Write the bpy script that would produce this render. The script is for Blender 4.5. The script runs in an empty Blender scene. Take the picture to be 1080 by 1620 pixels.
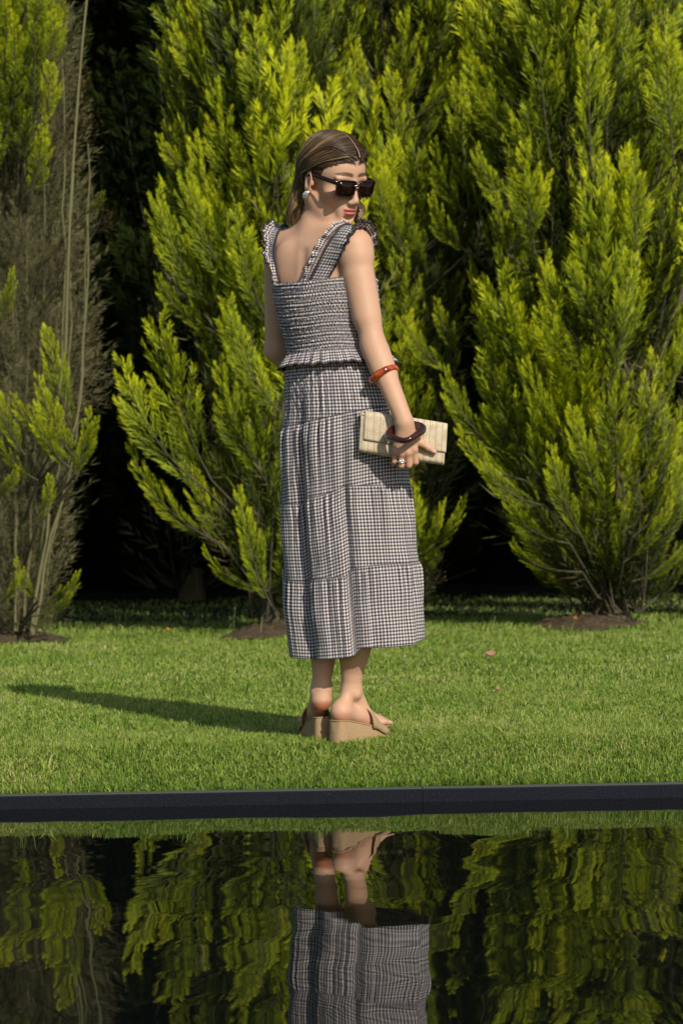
import bpy, math, numpy as np
from math import radians as R_, sin, cos, pi
from mathutils import Vector, Matrix

# ------------------------------------------------------------------ camera, world, sun
scn = bpy.context.scene
CAM_Y, CAM_Z, FPX, ROLL = -7.0, 0.78, 3850.0, R_(1.03)
cd = bpy.data.cameras.new('camera'); cam = bpy.data.objects.new('camera', cd)
scn.collection.objects.link(cam); scn.camera = cam
cam.location = (0, CAM_Y, CAM_Z); cam.rotation_euler = (R_(90), ROLL, 0)
cd.sensor_fit = 'VERTICAL'; cd.sensor_height = 36.0; cd.lens = FPX / 1620 * 36.0
cd.clip_start = 0.1; cd.clip_end = 500
cd.dof.use_dof = True; cd.dof.focus_distance = 6.95; cd.dof.aperture_fstop = 6.3

SUN_EL, SUN_AZ = 32.0, 26.5           # sun stands behind the camera, to its right
w = bpy.data.worlds.new('World'); scn.world = w; w.use_nodes = True
nt = w.node_tree; sky = nt.nodes.new('ShaderNodeTexSky'); sky.sky_type = 'NISHITA'
sky.sun_disc = False; sky.sun_elevation = R_(SUN_EL); sky.sun_rotation = R_(180 - SUN_AZ)
nt.links.new(sky.outputs[0], nt.nodes['Background'].inputs[0])
nt.nodes['Background'].inputs[1].default_value = 0.095
sl = bpy.data.lights.new('sun', 'SUN'); sl.energy = 4.1; sl.angle = R_(0.6); sl.color = (1.0, 0.93, 0.82)
so = bpy.data.objects.new('sun', sl); scn.collection.objects.link(so)
sdir = Vector((sin(R_(SUN_AZ)) * cos(R_(SUN_EL)), -cos(R_(SUN_AZ)) * cos(R_(SUN_EL)), sin(R_(SUN_EL))))
so.rotation_euler = (-sdir).to_track_quat('-Z', 'Y').to_euler(); so.location = (4, -8, 6)
scn.view_settings.view_transform = 'Standard'; scn.view_settings.look = 'None'
scn.view_settings.exposure = 0.0; scn.view_settings.gamma = 1.0
try: scn.cycles.use_denoising = True
except Exception: pass

# ------------------------------------------------------------------ helpers
COL = scn.collection
rng = np.random.default_rng(7)

def P(px, py, Y):
    """point at world depth Y seen at photo pixel (px, py)"""
    x, y = px - 540.0, py - 810.0
    u = x * cos(ROLL) - y * sin(ROLL); v = x * sin(ROLL) + y * cos(ROLL)
    D = Y - CAM_Y
    return np.array([u * D / FPX, Y, CAM_Z - v * D / FPX])

def mesh_obj(name, V, F, mat=None, parent=None, uv=None, attrs=None, smooth=True, mats=None, fmat=None):
    V = np.asarray(V, dtype=np.float32)
    me = bpy.data.meshes.new(name)
    if isinstance(F, list) and np.ndim(F[0]) == 2: groups = [np.asarray(f, dtype=np.int32) for f in F if len(f)]
    else: groups = [np.asarray(F, dtype=np.int32)]
    loops = np.concatenate([g.ravel() for g in groups])
    tot = np.concatenate([np.full(len(g), g.shape[1], dtype=np.int32) for g in groups])
    start = np.concatenate([[0], np.cumsum(tot)[:-1]]).astype(np.int32)
    me.vertices.add(len(V)); me.vertices.foreach_set('co', V.ravel())
    me.loops.add(len(loops)); me.loops.foreach_set('vertex_index', loops)
    me.polygons.add(len(tot)); me.polygons.foreach_set('loop_start', start)
    me.polygons.foreach_set('loop_total', tot)
    me.polygons.foreach_set('use_smooth', np.full(len(tot), bool(smooth), dtype=bool))
    if fmat is not None: me.polygons.foreach_set('material_index', np.asarray(fmat, dtype=np.int32))
    if uv is not None:
        l = me.uv_layers.new(name='UVMap'); l.data.foreach_set('uv', np.asarray(uv, dtype=np.float32)[loops].ravel())
    for k, a in (attrs or {}).items():
        a = np.asarray(a, dtype=np.float32)
        if a.ndim == 1:
            at = me.attributes.new(k, 'FLOAT', 'POINT'); at.data.foreach_set('value', a)
        else:
            at = me.attributes.new(k, 'FLOAT_COLOR', 'POINT')
            if a.shape[1] == 3: a = np.concatenate([a, np.ones((len(a), 1), np.float32)], 1)
            at.data.foreach_set('color', a.ravel())
    for m in (mats or ([mat] if mat else [])): me.materials.append(m)
    me.update(); me.validate()
    o = bpy.data.objects.new(name, me); COL.objects.link(o)
    if parent is not None: o.parent = parent; o.matrix_parent_inverse = parent.matrix_basis.inverted()
    return o

def empty(name, loc):
    o = bpy.data.objects.new(name, None); o.location = loc; o.empty_display_size = 0.1
    COL.objects.link(o); return o

def tag(o, label=None, cat=None, group=None, kind=None):
    if label: o['label'] = label
    if cat: o['category'] = cat
    if group: o['group'] = group
    if kind: o['kind'] = kind
    return o

def nrm(v): v = np.asarray(v, float); return v / (np.linalg.norm(v) + 1e-12)

def grid_faces(n, m, closed=False, off=0):
    """n rows, m columns"""
    i = np.arange(n - 1)[:, None]; j = np.arange(m if closed else m - 1)[None, :]
    j2 = (j + 1) % m
    a = i * m + j; b = i * m + j2; c = (i + 1) * m + j2; d = (i + 1) * m + j
    return np.stack([a, b, c, d], -1).reshape(-1, 4) + off

def catmull(pts, n):
    pts = np.asarray(pts, float); m = len(pts)
    p = np.concatenate([[2 * pts[0] - pts[1]], pts, [2 * pts[-1] - pts[-2]]])
    t = np.linspace(0, m - 1 - 1e-9, n); i = t.astype(int); f = (t - i)[:, None]
    p0, p1, p2, p3 = p[i], p[i + 1], p[i + 2], p[i + 3]
    return 0.5 * ((2 * p1) + (-p0 + p2) * f + (2 * p0 - 5 * p1 + 4 * p2 - p3) * f ** 2 + (-p0 + 3 * p1 - 3 * p2 + p3) * f ** 3)

def tube(pts, rad, sides=8, ref=(0, 0, 1), flat=1.0, closed=False, refs=None):
    pts = np.asarray(pts, float); n = len(pts); rad = np.broadcast_to(np.asarray(rad, float), (n,))
    if closed: T = np.roll(pts, -1, 0) - np.roll(pts, 1, 0)
    else: T = np.gradient(pts, axis=0)
    T /= np.linalg.norm(T, axis=1)[:, None] + 1e-12
    rf = np.broadcast_to(np.asarray(ref, float), (n, 3)) if refs is None else refs
    A = np.cross(T, rf); A /= np.linalg.norm(A, axis=1)[:, None] + 1e-9
    B = np.cross(A, T)
    th = np.arange(sides) * 2 * pi / sides
    V = pts[:, None] + rad[:, None, None] * (A[:, None] * np.cos(th)[None, :, None] + flat * B[:, None] * np.sin(th)[None, :, None])
    V = V.reshape(-1, 3)
    i = np.arange(n if closed else n - 1)[:, None]; j = np.arange(sides)[None, :]; j2 = (j + 1) % sides
    i2 = (i + 1) % n
    F = np.stack([i * sides + j, i * sides + j2, i2 * sides + j2, i2 * sides + j], -1).reshape(-1, 4)
    return V, F

class Acc:
    def __init__(s): s.V = []; s.F = {}; s.n = 0; s.A = {}
    def add(s, V, F, **attrs):
        V = np.asarray(V, float); F = np.asarray(F)
        s.V.append(V); s.F.setdefault(F.shape[1], []).append(F + s.n); s.n += len(V)
        for k, a in attrs.items(): s.A.setdefault(k, []).append(np.broadcast_to(np.asarray(a, float), (len(V),)) if np.ndim(a) <= 1 else a)
    def build(s, name, mat, parent=None, **kw):
        A = {k: np.concatenate(v) for k, v in s.A.items()}
        uv = A.pop('uv', None)
        return mesh_obj(name, np.concatenate(s.V), [np.concatenate(v) for v in s.F.values()], mat, parent, attrs=A, uv=uv, **kw)

# ------------------------------------------------------------------ materials
def mat(name):
    m = bpy.data.materials.new(name); m.use_nodes = True
    n = m.node_tree.nodes; return m, n, m.node_tree.links, n['Principled BSDF'], n['Material Output']

def setp(b, **k):
    for a, v in k.items(): b.inputs[a.replace('_', ' ')].default_value = v

def noise(n, l, scale, detail=4, vec=None, rough=0.55, coord='Object'):
    t = n.new('ShaderNodeTexNoise'); t.inputs['Scale'].default_value = scale; t.inputs['Detail'].default_value = detail
    t.inputs['Roughness'].default_value = rough
    if vec is None:
        c = n.new('ShaderNodeTexCoord'); vec = c.outputs[coord]
    l.new(vec, t.inputs['Vector']); return t.outputs['Fac']

def ramp(n, l, fac, stops):
    r = n.new('ShaderNodeValToRGB'); e = r.color_ramp.elements
    while len(e) < len(stops): e.new(0.5)
    for k, (p, c) in enumerate(stops): e[k].position = p; e[k].color = (*c, 1)
    l.new(fac, r.inputs['Fac']); return r.outputs['Color']

def attr(n, name, out='Fac'):
    a = n.new('ShaderNodeAttribute'); a.attribute_name = name; return a.outputs[out]

def math_(n, l, op, a, b=None, c=None):
    m = n.new('ShaderNodeMath'); m.operation = op
    for i, x in enumerate((a, b, c)):
        if x is None: continue
        if isinstance(x, (int, float)): m.inputs[i].default_value = x
        else: l.new(x, m.inputs[i])
    return m.outputs[0]

def mixc(n, l, fac, a, b, mode='MIX'):
    m = n.new('ShaderNodeMix'); m.data_type = 'RGBA'; m.blend_type = mode
    for s, x in ((0, fac), (6, a), (7, b)):
        if isinstance(x, (int, float)): m.inputs[s].default_value = x
        elif isinstance(x, tuple): m.inputs[s].default_value = (*x, 1)
        else: l.new(x, m.inputs[s])
    return m.outputs[2]

def bump(n, l, b, h, strength, dist=0.01):
    u = n.new('ShaderNodeBump'); u.inputs['Strength'].default_value = strength; u.inputs['Distance'].default_value = dist
    l.new(h, u.inputs['Height']); l.new(u.outputs[0], b.inputs['Normal']); return u

def leaf_mat(name, stops, trans=0.3, rough=0.55, patch=None):
    m, n, l, b, out = mat(name)
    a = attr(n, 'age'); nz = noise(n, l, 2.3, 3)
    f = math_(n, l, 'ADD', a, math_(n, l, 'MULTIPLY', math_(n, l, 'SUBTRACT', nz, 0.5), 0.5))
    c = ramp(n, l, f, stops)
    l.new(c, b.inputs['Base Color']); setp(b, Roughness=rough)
    b.inputs['Specular IOR Level'].default_value = 0.25
    t = n.new('ShaderNodeBsdfTranslucent'); l.new(c, t.inputs['Color'])
    mx = n.new('ShaderNodeMixShader'); mx.inputs[0].default_value = trans
    l.new(b.outputs[0], mx.inputs[1]); l.new(t.outputs[0], mx.inputs[2]); l.new(mx.outputs[0], out.inputs[0])
    return m

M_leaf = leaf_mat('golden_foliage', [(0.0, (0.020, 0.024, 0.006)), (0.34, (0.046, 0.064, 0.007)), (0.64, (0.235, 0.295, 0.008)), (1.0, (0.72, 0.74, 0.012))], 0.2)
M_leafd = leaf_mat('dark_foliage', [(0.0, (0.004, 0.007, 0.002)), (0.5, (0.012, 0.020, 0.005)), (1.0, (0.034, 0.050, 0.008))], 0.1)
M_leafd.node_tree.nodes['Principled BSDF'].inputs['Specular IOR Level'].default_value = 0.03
M_twig = leaf_mat('bare_twig', [(0.0, (0.06, 0.055, 0.025)), (0.5, (0.14, 0.13, 0.055)), (1.0, (0.24, 0.22, 0.11))], 0.05, 0.8)
M_brown = leaf_mat('browned_foliage', [(0.0, (0.07, 0.045, 0.022)), (0.5, (0.16, 0.10, 0.04)), (1.0, (0.27, 0.17, 0.06))], 0.15, 0.8)
M_grass = leaf_mat('grass_blade', [(0.0, (0.045, 0.095, 0.012)), (0.45, (0.21, 0.34, 0.042)), (0.75, (0.38, 0.45, 0.085)), (1.0, (0.55, 0.48, 0.22))], 0.35, 0.5)

def bark():
    m, n, l, b, out = mat('bark')
    c = n.new('ShaderNodeTexCoord'); mp = n.new('ShaderNodeMapping'); mp.inputs['Scale'].default_value = (1, 1, 0.2)
    l.new(c.outputs['Object'], mp.inputs[0]); z = noise(n, l, 55, 6, mp.outputs[0])
    l.new(ramp(n, l, z, [(0.3, (0.04, 0.032, 0.018)), (0.6, (0.10, 0.085, 0.045)), (0.8, (0.20, 0.17, 0.10))]), b.inputs['Base Color'])
    setp(b, Roughness=0.9); bump(n, l, b, z, 0.6, 0.02); return m
M_bark = bark()

def soil_mat(name, stops, sc=30):
    m, n, l, b, out = mat(name)
    z = noise(n, l, sc, 8)
    l.new(ramp(n, l, z, stops), b.inputs['Base Color']); setp(b, Roughness=0.95)
    b.inputs['Specular IOR Level'].default_value = 0.2
    bump(n, l, b, z, 0.8, 0.02); return m
def lawn_mat():
    m, n, l, b, out = mat('lawn_turf'); z = noise(n, l, 24, 8)
    g = ramp(n, l, z, [(0.25, (0.035, 0.050, 0.012)), (0.5, (0.08, 0.12, 0.024)), (0.75, (0.15, 0.19, 0.045))])
    d = ramp(n, l, z, [(0.25, (0.006, 0.006, 0.003)), (0.5, (0.014, 0.013, 0.007)), (0.75, (0.030, 0.034, 0.012))])   # ground behind the conifers, the shade of the trees put into its colour
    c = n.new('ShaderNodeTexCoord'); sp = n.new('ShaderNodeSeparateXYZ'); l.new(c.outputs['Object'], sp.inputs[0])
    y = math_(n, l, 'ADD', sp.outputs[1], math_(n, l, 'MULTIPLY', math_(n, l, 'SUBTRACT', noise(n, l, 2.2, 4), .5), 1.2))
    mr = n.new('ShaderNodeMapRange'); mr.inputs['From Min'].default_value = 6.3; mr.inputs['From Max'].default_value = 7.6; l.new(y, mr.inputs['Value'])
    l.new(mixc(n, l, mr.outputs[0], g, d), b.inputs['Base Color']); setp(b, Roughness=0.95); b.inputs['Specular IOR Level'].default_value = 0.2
    bump(n, l, b, z, 0.8, 0.02); return m
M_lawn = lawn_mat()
M_soil = soil_mat('bare_soil', [(0.2, (0.035, 0.024, 0.013)), (0.5, (0.085, 0.06, 0.034)), (0.8, (0.16, 0.12, 0.065))], 40)

def stone_mat():
    m, n, l, b, out = mat('dark_granite')
    z = noise(n, l, 140, 6, rough=0.7); z2 = noise(n, l, 9, 4)
    c = ramp(n, l, z, [(0.35, (0.003, 0.004, 0.008)), (0.6, (0.008, 0.010, 0.018)), (0.76, (0.05, 0.055, 0.07))])
    c = mixc(n, l, math_(n, l, 'MULTIPLY', z2, 0.4), c, (0.014, 0.017, 0.020))
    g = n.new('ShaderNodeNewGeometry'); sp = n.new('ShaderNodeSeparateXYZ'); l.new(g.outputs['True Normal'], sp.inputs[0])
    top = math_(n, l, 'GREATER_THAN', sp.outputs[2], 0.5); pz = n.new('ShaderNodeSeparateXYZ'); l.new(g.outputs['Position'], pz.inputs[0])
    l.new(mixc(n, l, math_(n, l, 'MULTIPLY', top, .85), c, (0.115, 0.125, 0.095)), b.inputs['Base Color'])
    setp(b, Roughness=0.6); b.inputs['Specular IOR Level'].default_value = 0.12; bump(n, l, b, z, 0.5, 0.004); return m
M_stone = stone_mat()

def water_mat():
    m, n, l, b, out = mat('dark_water')
    setp(b, Roughness=0.012, IOR=1.36); b.inputs['Base Color'].default_value = (0.0035, 0.0045, 0.004, 1)
    b.inputs['Specular IOR Level'].default_value = 0.29
    c = n.new('ShaderNodeTexCoord'); mp = n.new('ShaderNodeMapping'); mp.inputs['Scale'].default_value = (1.0, 1.0, 1)
    l.new(c.outputs['Object'], mp.inputs[0])
    a = noise(n, l, 1.9, 1, mp.outputs[0]); a2 = noise(n, l, 7.0, 1, mp.outputs[0])
    h = math_(n, l, 'ADD', a, math_(n, l, 'MULTIPLY', a2, 0.07))
    bump(n, l, b, h, 1.0, 0.0042); return m
M_water = water_mat()

def skin_mat():
    m, n, l, b, out = mat('skin')
    col = attr(n, 'tint', 'Color'); z = noise(n, l, 14, 5); z2 = noise(n, l, 160, 2)
    c = mixc(n, l, math_(n, l, 'MULTIPLY', z, 0.5), col, (0.86, 0.68, 0.64), 'MULTIPLY')
    c = mixc(n, l, math_(n, l, 'MULTIPLY', noise(n, l, 5, 3), 0.4), c, (0.92, 0.88, 0.80), 'MULTIPLY')
    fr = math_(n, l, 'GREATER_THAN', noise(n, l, 60, 1), 0.775)
    c = mixc(n, l, math_(n, l, 'MULTIPLY', fr, 0.35), c, (0.25, 0.11, 0.06))
    l.new(c, b.inputs['Base Color']); setp(b, Roughness=0.56)
    b.inputs['Subsurface Weight'].default_value = 0.08; b.inputs['Subsurface Radius'].default_value = (1.0, 0.35, 0.2)
    b.inputs['Subsurface Scale'].default_value = 0.008; b.inputs['Specular IOR Level'].default_value = 0.4
    bump(n, l, b, math_(n, l, 'ADD', z2, math_(n, l, 'MULTIPLY', z, 3.0)), 0.22, 0.0022); return m
M_skin = skin_mat()

def hair_mat():
    m, n, l, b, out = mat('hair')
    l.new(ramp(n, l, attr(n, 'tone'), [(0.0, (0.014, 0.008, 0.005)), (0.4, (0.065, 0.038, 0.019)), (0.7, (0.22, 0.135, 0.062)), (1.0, (0.62, 0.42, 0.20))]), b.inputs['Base Color'])
    setp(b, Roughness=0.38); b.inputs['Specular IOR Level'].default_value = 0.55; return m
M_hair = hair_mat(); M_hairb = M_hair.copy(); M_hairb.name = 'hair_mass'
M_hairb.node_tree.nodes['Principled BSDF'].inputs['Roughness'].default_value = 0.75; M_hairb.node_tree.nodes['Principled BSDF'].inputs['Specular IOR Level'].default_value = 0.2

def gingham(name, per=0.0096, puck=0.0):
    m, n, l, b, out = mat(name)
    uvn = n.new('ShaderNodeUVMap'); sp = n.new('ShaderNodeSeparateXYZ'); l.new(uvn.outputs[0], sp.inputs[0])
    def st(s):
        f = math_(n, l, 'FRACT', math_(n, l, 'DIVIDE', s, per))
        return math_(n, l, 'LESS_THAN', f, 0.5)
    a, c = st(sp.outputs[0]), st(sp.outputs[1]); s = math_(n, l, 'ADD', a, c)
    col = ramp(n, l, math_(n, l, 'MULTIPLY', s, 0.5), [(0.0, (0.70, 0.63, 0.56)), (0.5, (0.235, 0.21, 0.22)), (1.0, (0.022, 0.021, 0.042))])
    seam = attr(n, 'seam'); col = mixc(n, l, math_(n, l, 'MULTIPLY', seam, 0.75), col, (0.03, 0.03, 0.045))
    l.new(col, b.inputs['Base Color']); setp(b, Roughness=0.85)
    b.inputs['Specular IOR Level'].default_value = 0.2
    b.inputs['Sheen Weight'].default_value = 0.1
    mp = n.new('ShaderNodeMapping'); mp.inputs['Scale'].default_value = (1, 0.35, 1); l.new(uvn.outputs[0], mp.inputs[0])
    z = noise(n, l, 90, 3, mp.outputs[0]); bump(n, l, b, z, 0.45, 0.006)
    t = n.new('ShaderNodeBsdfTranslucent'); l.new(col, t.inputs[0]); mx = n.new('ShaderNodeMixShader'); mx.inputs[0].default_value = 0.08
    l.new(b.outputs[0], mx.inputs[1]); l.new(t.outputs[0], mx.inputs[2]); l.new(mx.outputs[0], out.inputs[0])
    return m
M_ging = gingham('gingham_cotton')

def plain(name, col, rough=0.5, metal=0.0, spec=0.5, bumpsc=None, bs=0.3, var=0.25, coat=0.0):
    m, n, l, b, out = mat(name)
    z = noise(n, l, bumpsc or 60, 4)
    l.new(mixc(n, l, math_(n, l, 'MULTIPLY', z, var), col, tuple(min(1, c * 0.5) for c in col)), b.inputs['Base Color'])
    setp(b, Roughness=rough, Metallic=metal); b.inputs['Specular IOR Level'].default_value = spec
    b.inputs['Coat Weight'].default_value = coat
    if bumpsc: bump(n, l, b, z, bs, 0.003)
    return m
M_trim = plain('plum_brown_piping', (0.045, 0.028, 0.032), 0.8, bumpsc=200)
M_suede = plain('tan_suede', (0.42, 0.28, 0.155), 0.95, spec=0.15, bumpsc=90, bs=0.5, var=0.5)
M_sole = plain('dark_rubber_sole', (0.05, 0.035, 0.025), 0.8)
M_silver = plain('silver', (0.90, 0.89, 0.87), 0.32, 0.75)
M_nail = plain('pale_nail', (0.75, 0.55, 0.50), 0.25)
M_frame = plain('tortoiseshell_frame', (0.018, 0.006, 0.005), 0.2, spec=0.4, bumpsc=None, coat=0.1)
M_lens = plain('brown_lens', (0.012, 0.005, 0.002), 0.10, spec=0.3)

def resin(name, c1, c2, sc=35):
    m, n, l, b, out = mat(name)
    z = noise(n, l, sc, 4)
    l.new(ramp(n, l, z, [(0.38, c1), (0.62, c2)]), b.inputs['Base Color'])
    setp(b, Roughness=0.12); b.inputs['Transmission Weight'].default_value = 0.1; b.inputs['Coat Weight'].default_value = 0.0
    return m
M_res_o = resin('amber_resin', (0.16, 0.018, 0.006), (0.62, 0.11, 0.015))
M_res_d = resin('dark_tortoise_resin', (0.016, 0.006, 0.007), (0.06, 0.014, 0.008), 22)

def straw_mat():
    m, n, l, b, out = mat('woven_straw')
    uvn = n.new('ShaderNodeUVMap'); sp = n.new('ShaderNodeSeparateXYZ'); l.new(uvn.outputs[0], sp.inputs[0])
    U, V = sp.outputs[0], sp.outputs[1]
    f = math_(n, l, 'FRACT', math_(n, l, 'DIVIDE', U, 0.0175))
    line = math_(n, l, 'LESS_THAN', math_(n, l, 'ABSOLUTE', math_(n, l, 'SUBTRACT', f, 0.5)), 0.07)
    tri = math_(n, l, 'ABSOLUTE', math_(n, l, 'SUBTRACT', f, 0.5))
    ch = math_(n, l, 'SINE', math_(n, l, 'MULTIPLY', math_(n, l, 'ADD', V, math_(n, l, 'MULTIPLY', tri, 0.010)), 2 * pi / 0.0042))
    z = noise(n, l, 45, 4, uvn.outputs[0]); z3 = noise(n, l, 400, 2, uvn.outputs[0])
    base = ramp(n, l, z, [(0.3, (0.56, 0.44, 0.27)), (0.55, (0.72, 0.61, 0.43)), (0.8, (0.80, 0.71, 0.54))])
    c = mixc(n, l, math_(n, l, 'MULTIPLY', line, 0.55), base, (0.38, 0.22, 0.08))
    c = mixc(n, l, math_(n, l, 'MULTIPLY', math_(n, l, 'GREATER_THAN', ch, 0.45), 0.22), c, (0.35, 0.22, 0.1))
    l.new(c, b.inputs['Base Color']); setp(b, Roughness=0.75)
    h = math_(n, l, 'ADD', math_(n, l, 'ADD', ch, math_(n, l, 'MULTIPLY', z3, 1.5)), math_(n, l, 'MULTIPLY', tri, 3.0))
    bump(n, l, b, h, 0.5, 0.0015); return m
M_straw = straw_mat()
M_petal = plain('orange_petal', (0.85, 0.42, 0.01), 0.6)
M_white = plain('white_petal', (0.75, 0.72, 0.62), 0.6)
M_stem = plain('flower_stem', (0.10, 0.16, 0.03), 0.7)
M_dead = plain('fallen_leaf', (0.34, 0.18, 0.11), 0.8, bumpsc=40)
M_seed = plain('dry_seed_stem', (0.32, 0.30, 0.14), 0.8)

# ------------------------------------------------------------------ setting: lawn, pool
POOL = (-9.0, 7.0, -4.7, -0.486)      # x0, x1, y0, y1 (inner face of the kerb)
KERB_W = 0.13
def lawn_z(x, y):
    x = np.asarray(x, float); y = np.asarray(y, float)
    x0, x1, y0, y1 = POOL
    d = np.maximum(np.maximum(x0 - x, x - x1), np.maximum(y0 - y, y - y1)) - 0.03
    t = np.clip(d / 0.42, 0, 1); s = t * t * (3 - 2 * t)
    z = 0.024 + 0.094 * s
    z = z + 0.006 * np.sin(x * 3.1 + y * 1.3) * t * np.sin(y * 2.3 + 1)
    return z + 0.0035 * np.maximum(y - 9, 0) * 0

def make_lawn():
    def ax(lo, hi, edges, near):
        a = np.concatenate([np.linspace(-250, near[0], 14)[:-1], np.arange(near[0], near[1], 0.16), np.linspace(near[1], 250, 14), edges,
                            np.array(edges) + 0.08, np.array(edges) + 0.2, np.array(edges) + 0.32, np.array(edges) + 0.45, np.array(edges) - 0.2])
        return np.unique(np.round(a, 4))
    X = ax(0, 0, [POOL[0] - 0.02, POOL[1] + 0.02], (-6, 6)); Y = ax(0, 0, [POOL[2] - 0.02, POOL[3] + 0.02], (-1, 14))
    gx, gy = np.meshgrid(X, Y); V = np.stack([gx, gy, lawn_z(gx, gy)], -1).reshape(-1, 3)
    F = grid_faces(len(Y), len(X)); c = V[F].mean(1)
    inside = (c[:, 0] > POOL[0] - 0.02) & (c[:, 0] < POOL[1] + 0.02) & (c[:, 1] > POOL[2] - 0.02) & (c[:, 1] < POOL[3] + 0.02)
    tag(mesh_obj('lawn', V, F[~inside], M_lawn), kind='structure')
make_lawn()

def box(acc, x0, x1, y0, y1, z0, z1, bev=0.0):
    b = bev
    V = []
    for (a, z) in ((0, z0), (0, z1 - b), (b, z1)):
        V += [(x0 + a, y0 + a, z), (x1 - a, y0 + a, z), (x1 - a, y1 - a, z), (x0 + a, y1 - a, z)]
    F = []
    for k in range(2):
        for j in range(4): F.append([k * 4 + j, k * 4 + (j + 1) % 4, k * 4 + 4 + (j + 1) % 4, k * 4 + 4 + j])
    F.append([8, 9, 10, 11]); F.append([3, 2, 1, 0])
    acc.add(V, F)

def make_pool():
    x0, x1, y0, y1 = POOL; w = 0.052
    V = [(x0, y0, 0), (x1, y0, 0), (x1, y1, 0), (x0, y1, 0)]
    tag(mesh_obj('pool_water', V, [[0, 1, 2, 3]], M_water, smooth=False), kind='structure')
    # one profile swept round the pool in straight runs, with fine joints sunk into it
    def run(name_acc, p, q, out):
        p = np.array(p, float); q = np.array(q, float); d = nrm(q - p); o = np.array(out, float); L = np.linalg.norm(q - p)
        prof = [(0, -.6), (0, .0325), (.0012, .0355), (.004, .0366), (w - .004, .0366), (w - .0012, .0355), (w, .0325), (w, -.6)]
        xs = [0.0]
        x = .75
        while x < L: xs += [x - .0016, x - .0012, x + .0012, x + .0016]; x += 1.215
        jn = set(np.round(xs[2::4], 5)) | set(np.round(xs[3::4], 5)); xs += list(np.arange(.1, L, .15)); xs = sorted(xs)
        xs.append(L); V = []
        for k, x in enumerate(xs):
            sink = .0025 if round(x, 5) in jn else 0
            for a_, z_ in prof: V.append(p + d * x + o * (a_ + (sink if a_ < w / 2 else -sink)) + [0, 0, z_ - sink])
        name_acc.add(V, grid_faces(len(xs), len(prof)))
    a = Acc()
    run(a, (x0 - w, y1, 0), (x1 + w, y1, 0), (0, 1, 0)); run(a, (x0 - w, y0, 0), (x1 + w, y0, 0), (0, -1, 0))
    run(a, (x0, y0 + .001, 0), (x0, y1 - .001, 0), (-1, 0, 0)); run(a, (x1, y0 + .001, 0), (x1, y1 - .001, 0), (1, 0, 0))
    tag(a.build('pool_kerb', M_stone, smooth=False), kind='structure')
    b = Acc(); V = [(x0 - w, y0 - w, -0.6), (x1 + w, y0 - w, -0.6), (x1 + w, y1 + w, -0.6), (x0 - w, y1 + w, -0.6)]
    b.add(V, [[0, 1, 2, 3]]); tag(b.build('pool_floor', M_stone), kind='structure')
make_pool()

def blades(x, y, h, rs, wide=0.0016, age0=0.0):
    n = len(x); az = rs.uniform(0, 2 * pi, n); lean = np.abs(rs.normal(0.75, 0.6, n)); fa = rs.uniform(0, pi, n)
    z = lawn_z(x, y) - 0.003
    base = np.stack([x, y, z], -1); dirv = np.stack([np.cos(az), np.sin(az), 0 * az], -1)
    side = np.stack([np.cos(fa), np.sin(fa), 0 * fa], -1) * (wide * rs.uniform(0.6, 1.7, n))[:, None]
    up = np.array([0, 0, 1.0]); k_ = 1 / np.sqrt(1 + .6 * lean ** 2)
    mid = base + up * (h * 0.62 * k_)[:, None] + dirv * (h * lean * 0.35 * k_)[:, None]
    tip = base + up * (h * k_ * (1.0 - .12 * lean))[:, None] + dirv * (h * lean * k_ * 1.1)[:, None]
    V = np.stack([base - side, base + side, mid + side * .8, mid - side * .8, tip], 1).reshape(-1, 3)
    k = np.arange(n)[:, None] * 5
    T = np.concatenate([k + [[3, 2, 4]]], 0); Q = k + [[0, 1, 2, 3]]
    dry = rs.random(n) < 0.12
    a = np.clip(rs.normal(0.50, 0.17, n) + age0, 0, 0.8); a[dry] = rs.uniform(0.75, 1.0, dry.sum())
    a5 = a[:, None] + np.array([-.10, -.10, 0, 0, .08])[None]
    return V, Q, T, a5.ravel()

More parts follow.
